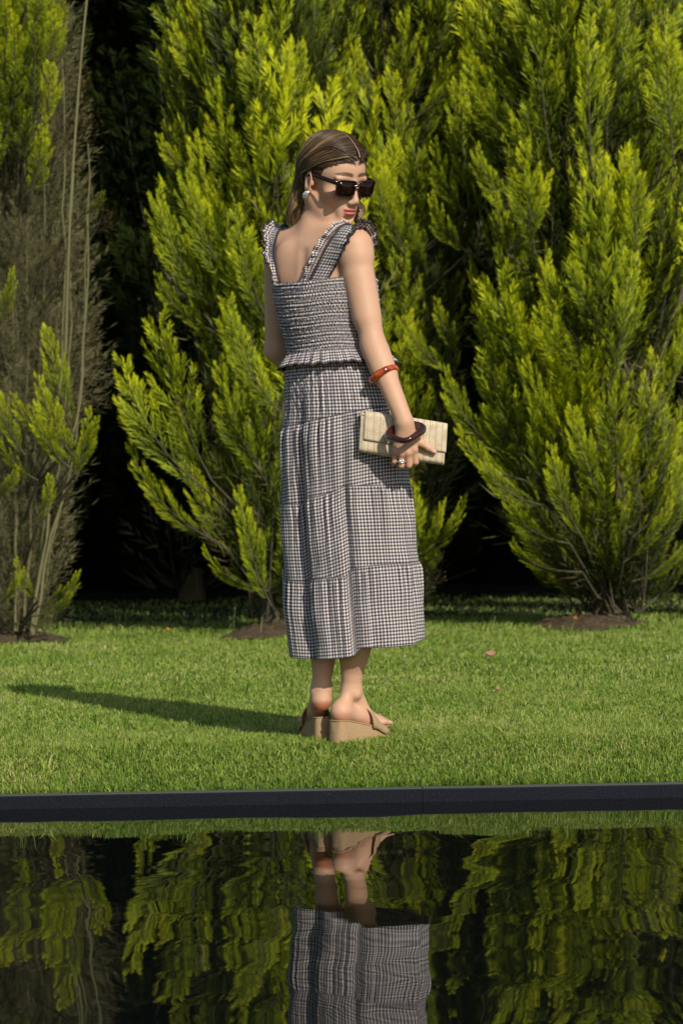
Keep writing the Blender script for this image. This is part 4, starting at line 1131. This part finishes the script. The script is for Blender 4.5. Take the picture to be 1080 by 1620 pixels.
def ringgem():
    V, F = [], []; 
    a = Acc()
    for dx, dz, r_ in ((-.0035, .001, .0042), (.004, .0025, .0030), (.0005, -.0035, .0030)):
        c = fr + np.array([dx, -.0105, dz]); th = np.linspace(0, pi, 7); C = np.array([c + [0, r_ * .8 * -cos(x), 0] for x in th]); TV, TF = tube(C, r_ * np.sin(th) + 1e-5, 8); a.add(TV, TF)
    a.build('ring_setting', M_silver, person)
ringgem()
def nail():
    c = P(684.5, 713, -.2145); d = nrm(P(690, 717, -.2145) - P(677, 708, -.217)); s = nrm(np.cross(d, [0, -1, 0])); V = []; 
    for t in np.linspace(-1, 1, 7):
        for q in np.linspace(-1, 1, 6): V.append(c + d * t * .0062 + s * q * .0040 * math.sqrt(max(0, 1 - .55 * max(t, 0) ** 2 * 1.0)) + np.array([0, .0016 * q * q, 0]))
    o = mesh_obj('thumbnail', V, grid_faces(7, 6), M_nail, person); m = o.modifiers.new('s', 'SOLIDIFY'); m.thickness = .0008
nail()
def earring(s):
    a = Acc(); c = H(s * .0800, .001, -.043)
    for k in range(3):
        cc = c + HS * (np.array([.002 * s, .0048 * (k - 1), .001 * k - .003]) @ MH); t = np.linspace(-1, 1, 10)
        C = np.array([cc + HS * (np.array([s * .003 * (1 - x * x), .0035 * x, .0105 * x]) @ MH) for x in t]); V, F = tube(C, .0044 * np.sqrt(1.02 - t ** 2), 8); a.add(V, F)
    a.build('earring', M_silver, person)
earring(1); earring(-1)

# ------------------------------------------------------------------ sunglasses
def glasses():
    root = empty('sunglasses', tuple(H(0, .1, 0))); root.parent = person; root.matrix_parent_inverse = person.matrix_basis.inverted()
    fr = Acc(); 
    def rect(cx, w0, w1, h0, h1, n=48, e=5.0):
        t = np.linspace(0, 2 * pi, n, endpoint=False); c, s = np.cos(t), np.sin(t)
        x = np.sign(c) * np.abs(c) ** (2 / e); z = np.sign(s) * np.abs(s) ** (2 / e); ww = np.where(z > 0, w1, w0)
        return x, z
    for s in (-1, 1):
        t = np.linspace(0, 2 * pi, 56, endpoint=False); c, sn = np.cos(t), np.sin(t); e = 6.0
        x = np.sign(c) * np.abs(c) ** (2 / e); z = np.sign(sn) * np.abs(sn) ** (2 / e)
        hw = .0255 + .0018 * z; X = s * .0365 + x * hw; Z = -.004 + z * .0195; Yf = lambda X: .1075 - 2.6 * X ** 2
        def loop(sc, dy): return np.array([H(s * .0365 + (xx - s * .0365) * sc[0], Yf(xx) + dy, -.004 + (zz + .004) * sc[1]) for xx, zz in zip(X, Z)])
        o1, i1, o2, i2 = loop((1.16, 1.18), .0022), loop((1, 1), .0028), loop((1.16, 1.18), -.0022), loop((1, 1), -.0015)
        V = np.concatenate([o1, i1, i2, o2]); k = 56; F = grid_faces(4, k, True); F2 = np.stack([np.arange(k) + 3 * k, (np.arange(k) + 1) % k + 3 * k, (np.arange(k) + 1) % k, np.arange(k)], 1)
        fr.add(V, np.concatenate([F, F2]))
        lv = [H(s * .0365, Yf(s * .0365) + .0012, -.004)] + list(loop((1.01, 1.01), .0006)); lf = np.array([[0, j + 1, (j + 1) % k + 1] for j in range(k)])
        ln = mesh_obj('lens', lv, lf, M_lens, root); m = ln.modifiers.new('s', 'SOLIDIFY'); m.thickness = .0015
        # temple
        C = [H(s * .0655, .0965, .010), H(s * .0725, .088, .011), H(s * .0765, .055, .0115), H(s * .078, .02, .011), H(s * .078, -.006, .009), H(s * .077, -.022, -.006)]
        C = catmull(C, 30); TV, TF = tube(C, np.linspace(.0058, .0040, 30), 8, ref=tuple(MH[2]), flat=1.0)
        # flatten across: narrow sideways, tall upwards
        cc = np.repeat(C, 8, 0); d = TV - cc; r_ = MH[0]; d = d - (d @ r_)[:, None] * r_ * .62; d = d + (d @ MH[2])[:, None] * MH[2] * .25; tm = mesh_obj('temple', cc + d, TF, M_frame, root)
    C = catmull([H(-.013, .1085, .004), H(0, .1125, .0075), H(.013, .1085, .004)], 10); V, F = tube(C, .0038, 8); fr.add(V, F)
    fr.build('frame', M_frame, root)
glasses()

# ------------------------------------------------------------------ hair
def hair():
    hs = SDF()
    def e(c, r, k=.015, sub=False): hs.ell(H(*c), np.array(r) * HS, MH, k=k, sub=sub)
    e((0, -.014, .036), (.080, .098, .086)); e((0, .02, .042), (.069, .072, .073), .02)
    e((0, .110, -.010), (.081, .072, .088), .010, sub=True)
    for s in (-1, 1): e((s * .048, .088, -.004), (.042, .056, .076), .012, sub=True)           # opens round the face
    for s in (-1, 1): e((s * .082, .012, -.045), (.030, .035, .058), .010, sub=True)
    e((0, -.02, -.12), (.06, .12, .05), .02, sub=True)
    nape = [P(490, 270, .020), P(484, 295, .030), P(476, 318, .040), P(469, 335, .045), P(461, 350, .048)]
    for a, b, ra, rb in zip(nape[:-1], nape[1:], (.026, .025, .023, .018), (.025, .023, .018, .008)): hs.cone(a, b, ra, rb, k=.02)
    n2 = [P(500, 270, .06), P(494, 300, .075), P(486, 325, .085), P(480, 345, .09)]
    for a, b, ra, rb in zip(n2[:-1], n2[1:], (.035, .034, .028), (.034, .028, .012)): hs.cone(a, b, ra, rb, k=.02)
    n3 = [H(-.055, -.055, -.005), P(548, 310, .125), P(566, 332, .10), P(567, 350, .075)]
    for a, b, ra, rb in zip(n3[:-1], n3[1:], (.028, .026, .018), (.026, .018, .010)): hs.cone(a, b, ra, rb, k=.02)
    V, F = hs.mesh(HC - .22, HC + .2, .003, smooth=2)
    L = ((V - HC) @ MH.T) / HS
    ang = np.arctan2(L[:, 0], L[:, 2] - .03); rr = np.random.default_rng(2)
    tone = .36 + .10 * np.sin(ang * 38 + 6 * L[:, 1] * 10) + .06 * np.sin(ang * 91) - .0
    o = mesh_obj('hair', V, F, M_hairb, person, attrs={'tone': np.clip(tone, 0, 1)})
    # strands following the comb direction
    A = Acc(); 
    def on(p, off=.002):
        """push a head point onto the hair mass"""
        q = np.asarray(p, float)
        for _ in range(6):
            d = hs(q[None])[0]; g = np.array([hs((q + np.eye(3)[i] * .002)[None])[0] for i in range(3)]) - d; g = nrm(g)
            q = q - g * (d - off)
        return q
    guides = []
    NG = 44
    gf = np.array([(.0025, .096, .079), (.038, .083, .077), (.073, .036, .050), (.081, -.004, .022), (.078, -.040, -.004)])
    gm = np.array([(.0025, .040, .124), (.050, .034, .106), (.080, .000, .060), (.080, -.030, .032), (.074, -.055, .000)])
    gb = np.array([(.0025, -.055, .118), (.050, -.060, .100), (.078, -.062, .060), (.072, -.075, .020), (.062, -.080, -.015)])
    for i in range(NG):
        f = i / (NG - 1); q = 2 * f
        base_g = gf * (1 - q) + gm * q if q < 1 else gm * (2 - q) + gb * (q - 1)
        for s in (-1, 1):
            hp = [on(H(p[0] * s, p[1], p[2])) for p in base_g]
            f = i / (NG - 1)
            if s > 0: endp = [P(480 - 8 * f + rr.normal(0, 3), 300, .005 + .04 * f), P(472 - 4 * f + rr.normal(0, 4), 325, .015 + .04 * f), P(461 + rr.normal(0, 4), 350 + rr.normal(0, 4), .04 + .02 * f)]
            else: endp = [P(545 + rr.normal(0, 4), 312, .12), P(563 + rr.normal(0, 3), 333, .09), P(566 + rr.normal(0, 3), 350 + rr.normal(0, 3), .072)]
            hp += [on(q, .001) for q in endp]
            guides.append((s, push_out(catmull(hp, 26), .0015, hs)))
    Gs = {s: np.array([g for q, g in guides if q == s]) for s in (-1, 1)}
    for s, G in Gs.items():
        n = 3200 if s > 0 else 1700
        for _ in range(n):
            x = rr.random() * (len(G) - 1.001); i = int(x); f = x - i; C = G[i] * (1 - f) + G[i + 1] * f
            jit = rr.normal(0, .0016, 3); C = C + jit * np.linspace(.3, 1.5, len(C))[:, None]
            e0 = int(rr.uniform(0, 3)) if rr.random() < .3 else 0; e1 = len(C) - int(rr.uniform(0, 5)); C = C[e0:e1]
            out = nrm_rows(C - (HC + MH[2] * .02)); C = C + out * (np.abs(rr.normal(0, .0014)) + .0006)
            w_ = rr.uniform(.0005, .0011); TV, TF = tube(C, np.linspace(w_, w_ * .5, len(C)), 3)
            base = .45 + rr.normal(0, .085) + .10 * sin(x * 2.3) * sin(x * .9 + s) + (.22 if rr.random() < .10 else 0)
            streak = .55 * np.exp(-((x / len(G) - .60) / .05) ** 2) + .38 * np.exp(-((x / len(G) - .80) / .05) ** 2) + .2 * np.exp(-((x / len(G) - .30) / .03) ** 2)
            tt = np.linspace(0, 1, len(C)); tn = base - .12 + streak * np.clip(tt * 2.2, 0, 1) + .26 * np.clip((tt - .45) * 1.8, 0, 1)
            A.add(TV, TF, tone=np.repeat(np.clip(tn, 0, 1), 3))
    for _ in range(170):     # flyaways
        s = 1 if rr.random() < .65 else -1; G = Gs[s]; C = G[rr.integers(len(G))]; a0 = rr.integers(0, 14); C = C[a0:a0 + rr.integers(5, 11)]
        out = nrm_rows(C - (HC + MH[2] * .02)); C = C + out * (np.linspace(.001, rr.uniform(.003, .010), len(C)) ** 1)[:, None] + rr.normal(0, .002, 3)
        TV, TF = tube(C, .00035, 3); A.add(TV, TF, tone=np.full(len(TV), rr.uniform(.5, .9)))
    # short baby hairs pulled back along the hairline above the temple
    CC = []
    for _ in range(900):
        s = 1 if rr.random() < .7 else -1; f = rr.random()
        a = H(*(np.array([s * .004, .099, .073]) * (1 - f) + np.array([s * .073, .042, .040]) * f + rr.normal(0, .002, 3))); b = H(*(np.array([s * .06, .05, .098]) * (1 - f) + np.array([s * .080, -.002, .032]) * f))
        c = H(*(np.array([s * .082, -.02, .06]) * (1 - f) + np.array([s * .079, -.045, .02]) * f))
        CC.append(np.stack([a, b, c]))
    CC = np.array(CC); CC[:, 0] = push_out(CC[:, 0], .0005); CC[:, 1:] = push_out(CC[:, 1:], .001, hs)
    CC = push_out(push_out(np.array([catmull(c, 9) for c in CC]), .0006), .0008, hs)
    for C in CC:
        C = C + rr.normal(0, .0010, 3); TV, TF = tube(C, np.linspace(.0004, .0008, 9), 3)
        A.add(TV, TF, tone=np.repeat(np.clip(rr.normal(.42, .1), 0, 1) + 0 * C[:, 0], 3))
    A.build('hair_strands', M_hair, o)
    C = push_out(catmull([H(0, y, z) for y, z in ((.0965, .079), (.088, .092), (.07, .106), (.045, .120), (.02, .127), (-.005, .128), (-.03, .124))], 24), .0012, hs)
    V, F = tube(C, np.linspace(.0015, .0005, 24), 6); mesh_obj('parting', V, F, M_skin, o, attrs={'tint': np.tile([.46, .29, .20], (len(V), 1))})
def nrm_rows(a): return a / (np.linalg.norm(a, axis=1)[:, None] + 1e-9)
hair()

# ------------------------------------------------------------------ clutch
def clutch():
    c4 = [P(570, 652, CY + .0), P(706, 671, CY + .0), P(568, 714, CY + .0), P(701, 737, CY + .0)]
    TL, TR_, BL, BR = c4; ctr = sum(c4) / 4
    root = empty('clutch_bag', tuple(ctr)); tag(root, 'flat woven straw clutch bag with a stitched flap held in her right hand', 'clutch bag')
    ex = nrm((TR_ + BR) / 2 - (TL + BL) / 2); ez = nrm((TL + TR_) / 2 - (BL + BR) / 2); ey = nrm(np.cross(ez, ex)) ; ey = -ey if ey[1] < 0 else ey
    hw = np.linalg.norm((TR_ + BR) / 2 - (TL + BL) / 2) / 2; hh = np.linalg.norm((TL + TR_) / 2 - (BL + BR) / 2) / 2
    def sheet(xs, prof, name, thick, u0=0.0, tap=0.0):
        """prof: closed or open list of (y, z) swept along x"""
        prof = np.asarray(prof); n, m = len(xs), len(prof); ln = np.concatenate([[0], np.cumsum(np.linalg.norm(np.diff(prof, axis=0), axis=1))])
        V = []; UVs = []
        for x in xs:
            e = abs(x) / hw; pin = 1 - .18 * e ** 6
            for (y, z), l in zip(prof, ln):
                V.append(ctr + ex * x + ey * (y * pin) + ez * (z * (1 - .015 * e ** 4))); UVs.append((x + u0, l))
        o = mesh_obj(name, V, grid_faces(n, m), M_straw, root, uv=UVs)
        s = o.modifiers.new('s', 'SOLIDIFY'); s.thickness = thick; s.offset = 0
        return o
    T = .019
    # body: rounded bottom, closed tube seen from the side
    a = np.linspace(0, pi, 14); bot = [(-cos(x) * T, -hh + .012 - sin(x) * .012) for x in a]
    back = [(T, z) for z in np.linspace(-hh + .02, hh - .006, 8)]; front = [(-T, z) for z in np.linspace(hh - .012, -hh + .02, 10)]
    top = [(T * cos(x), hh - .006 + .004 * sin(x)) for x in np.linspace(.2, pi - .2, 6)]
    prof = front + bot + back + top + [front[0]]
    xs = np.linspace(-hw, hw, 40); body_ = sheet(xs, prof, 'bag_body', .002)
    # end gussets
    for s in (-1, 1):
        ring = [ctr + ex * s * (hw - .002) + ey * y * .80 + ez * z * .985 for y, z in prof[:-1]]; c0 = sum(ring) / len(ring) - ex * s * .004
        V = [c0] + ring; F = np.array([[0, i + 1, (i + 1) % len(ring) + 1] for i in range(len(ring))]); 
        uv = [(0, 0)] + [(y, z) for y, z in prof[:-1]]
        mesh_obj('gusset', V, F, M_straw, root, uv=uv)
    fl = [(T - .001, hh - .004), (T * .6, hh + .003), (0, hh + .004), (-T * .7, hh + .003), (-T - .003, hh - .004)] + [(-T - .0045 - .0015 * sin(q * 3), hh - .008 - q * .070) for q in np.linspace(0, 1, 12)]
    ln = sheet(np.linspace(-hw + .012, hw + .003, 40), fl, 'flap', .0026, u0=.004)
clutch()

# ------------------------------------------------------------------ small things on the lawn
def mound(cx, cy, rx, ry, h, lab, seed):
    rs = np.random.default_rng(seed); n, m = 14, 60; r = np.linspace(0, 1, n)[:, None]; a = np.linspace(0, 2 * pi, m, endpoint=False)[None]
    e = 1 + .18 * np.sin(3 * a + seed) + .1 * np.sin(7 * a) + rs.normal(0, .03, (1, m)); X = cx + rx * r * e * np.cos(a); Y = cy + ry * r * e * np.sin(a)
    Z = lawn_z(X, Y) + h * .6 * (1 - r ** 2) ** 1.2 * (1 + rs.normal(0, .25, (n, m)) * (r > 0)) - .012 * r ** 4 + .022
    o = mesh_obj('soil_mound', np.stack([X, Y, Z], -1).reshape(-1, 3), grid_faces(n, m, True), M_soil); tag(o, lab, 'soil mound')
gp = lambda px, py: (lambda D: P(px, py, D - 7))(FPX * (CAM_Z - GZ) / ((px - 540) * sin(ROLL) + (py - 810) * cos(ROLL)))
for px, py, rx, ry, h, lab, sd in ((925, 992, .30, .45, .07, 'bare brown soil mound under the trunk of the right conifer', 1), (425, 1006, .26, .40, .06, 'bare brown soil mound half hidden behind the hem of the dress', 2),
                                    (20, 1016, .30, .35, .06, 'bare brown soil mound with dry litter at the left edge under the half bare conifer', 3)):
    g_ = gp(px, py); mound(g_[0], g_[1], rx, ry, h, lab, sd)

def flower(px, py_top, D, lab, petal=M_petal, r=.016):
    hd = P(px, py_top, D - 7); gz = float(lawn_z(hd[0], hd[1])); root = empty('dandelion', (hd[0], hd[1], gz)); tag(root, lab, 'flower', 'orange dandelions in the shade of the trees')
    C = catmull([np.array([hd[0] - .01, hd[1], gz - .01]), np.array([hd[0] - .012, hd[1], (gz + hd[2]) / 2]), hd], 8); V, F = tube(C, .0022, 5); mesh_obj('stem', V, F, M_stem, root)
    a = Acc(); rs = np.random.default_rng(int(px))
    for k in range(46):
        az = rs.uniform(0, 2 * pi); el = rs.uniform(.0, 1.3); d = np.array([cos(az) * cos(el), sin(az) * cos(el), sin(el)]); s = nrm(np.cross(d, [0, 0, 1.01])) * r * .16
        p = hd; a.add(np.array([p - s * .4, p + s * .4, p + d * r + s, p + d * r - s]), [[0, 1, 2, 3]])
    a.build('petals', petal, root, smooth=False)
flower(266, 998, 13.2, 'orange dandelion on a tall stem at the mouth of the dark gap'); flower(909, 980, 12.9, 'yellow orange dandelion beside the soil mound under the right conifer')

def fallen(px, py, s, az, lab, tilt=.5):
    g_ = gp(px, py) ; rs = np.random.default_rng(int(px)); n = 9; V = []
    for i in range(n):
        t = i / (n - 1); wd = s * .42 * sin(pi * min(.98, t * .9 + .06)) ** .8
        for q in np.linspace(-1, 1, 6): V.append((s * (t - .5), q * wd, .014 * s / .05 * (q * q + .8 * (t - .4) ** 2) * 1.2 + rs.normal(0, .0008)))
    V = np.array(V); c, sn = cos(az), sin(az); V = np.stack([V[:, 0] * c - V[:, 1] * sn, V[:, 0] * sn + V[:, 1] * c, V[:, 2] + V[:, 1] * tilt], -1) + [g_[0], g_[1], float(lawn_z(g_[0], g_[1])) + .022]
    o = mesh_obj('fallen_leaf', V, grid_faces(n, 6), M_soil if px < 40 else M_dead); o.modifiers.new('s', 'SOLIDIFY').thickness = .001; tag(o, lab, 'leaf', 'dry leaves fallen on the lawn')
fallen(776, 1046, .042, .3, 'pinkish brown fallen leaf farthest off on the lawn right of the woman')
fallen(788, 1103, .022, .9, 'small reddish fallen leaf in the middle of the lawn right of the woman')
def clover(px, py, lab):
    g_ = gp(px, py); z = float(lawn_z(g_[0], g_[1])); a = Acc(); rs = np.random.default_rng(int(px)); hd = np.array([g_[0], g_[1], z + .036])
    root = empty('clover_flower', (g_[0], g_[1], z)); tag(root, lab, 'flower', 'tiny pale flowers in the lawn')
    V, F = tube(np.array([[g_[0], g_[1], z], (hd + [g_[0] + .002, g_[1], z]) / 2, hd]), .0012, 5); mesh_obj('stem', V, F, M_stem, root)
    for k in range(26):
        d = nrm(rs.normal(size=3) + [0, 0, .5]); s = nrm(np.cross(d, [0, 0, 1.01])) * .0022; a.add(np.array([hd, hd + d * .005 + s, hd + d * .010, hd + d * .005 - s]), [[0, 1, 2, 3]])
    a.build('petals', M_white, root, smooth=False)
for px, py, lab in ((93, 1035, 'pale flower head near the left edge below the half bare conifer'), (166, 1035, 'pale flower head in front of the dark gap, at its middle'), (93 - 1 + 52, 1064, 'pale flower head lower on the lawn left of the long shadow'),
                    (843, 1048, 'pale flower head in the lawn before the soil mound'), (1055, 1056, 'pale flower head near the right edge of the lawn'), (640, 1052, 'pale flower head just right of the dress hem')): clover(px, py, lab)
def seed_stems():
    rs = np.random.default_rng(55)
    spots = [(372, 960), (366, 985), (415, 975), (346, 1000), (712, 985), (724, 992), (744, 985), (783, 975), (690, 995), (170, 1015), (640, 990), (1028, 985)]
    labs = ['left of the trunk mound', 'shorter one left of the trunk mound', 'close to the hem', 'at the dark gap', 'right of the skirt', 'behind its neighbour right of the skirt', 'before the black gap', 'leftmost at the soil mound', 'nearest the skirt at right', 'below the half bare conifer', 'touching the skirt', 'beyond the soil mound at right']
    for (px, py), lb in zip(spots, labs):
        tip = P(px, py, 6.1 + rs.uniform(-.4, .3)); z = float(lawn_z(tip[0], tip[1])); ln = tip[2] - z
        a = Acc(); C = catmull([[tip[0] - .01, tip[1], z], [tip[0] - .008, tip[1], z + ln * .5], tip], 8); V, F = tube(C, .0016, 4); a.add(V, F)
        C = catmull([tip - [0, 0, .035], tip - [0, 0, .015], tip], 8); V, F = tube(C, [.001, .003, .0042, .005, .0048, .004, .0025, .001], 6); a.add(V, F)
        o = a.build('seed_stem', M_seed); tag(o, 'dry grass seed head on a thin stem, ' + lb, 'grass stem', 'dry seed heads rising from the grass at the trees')
seed_stems()
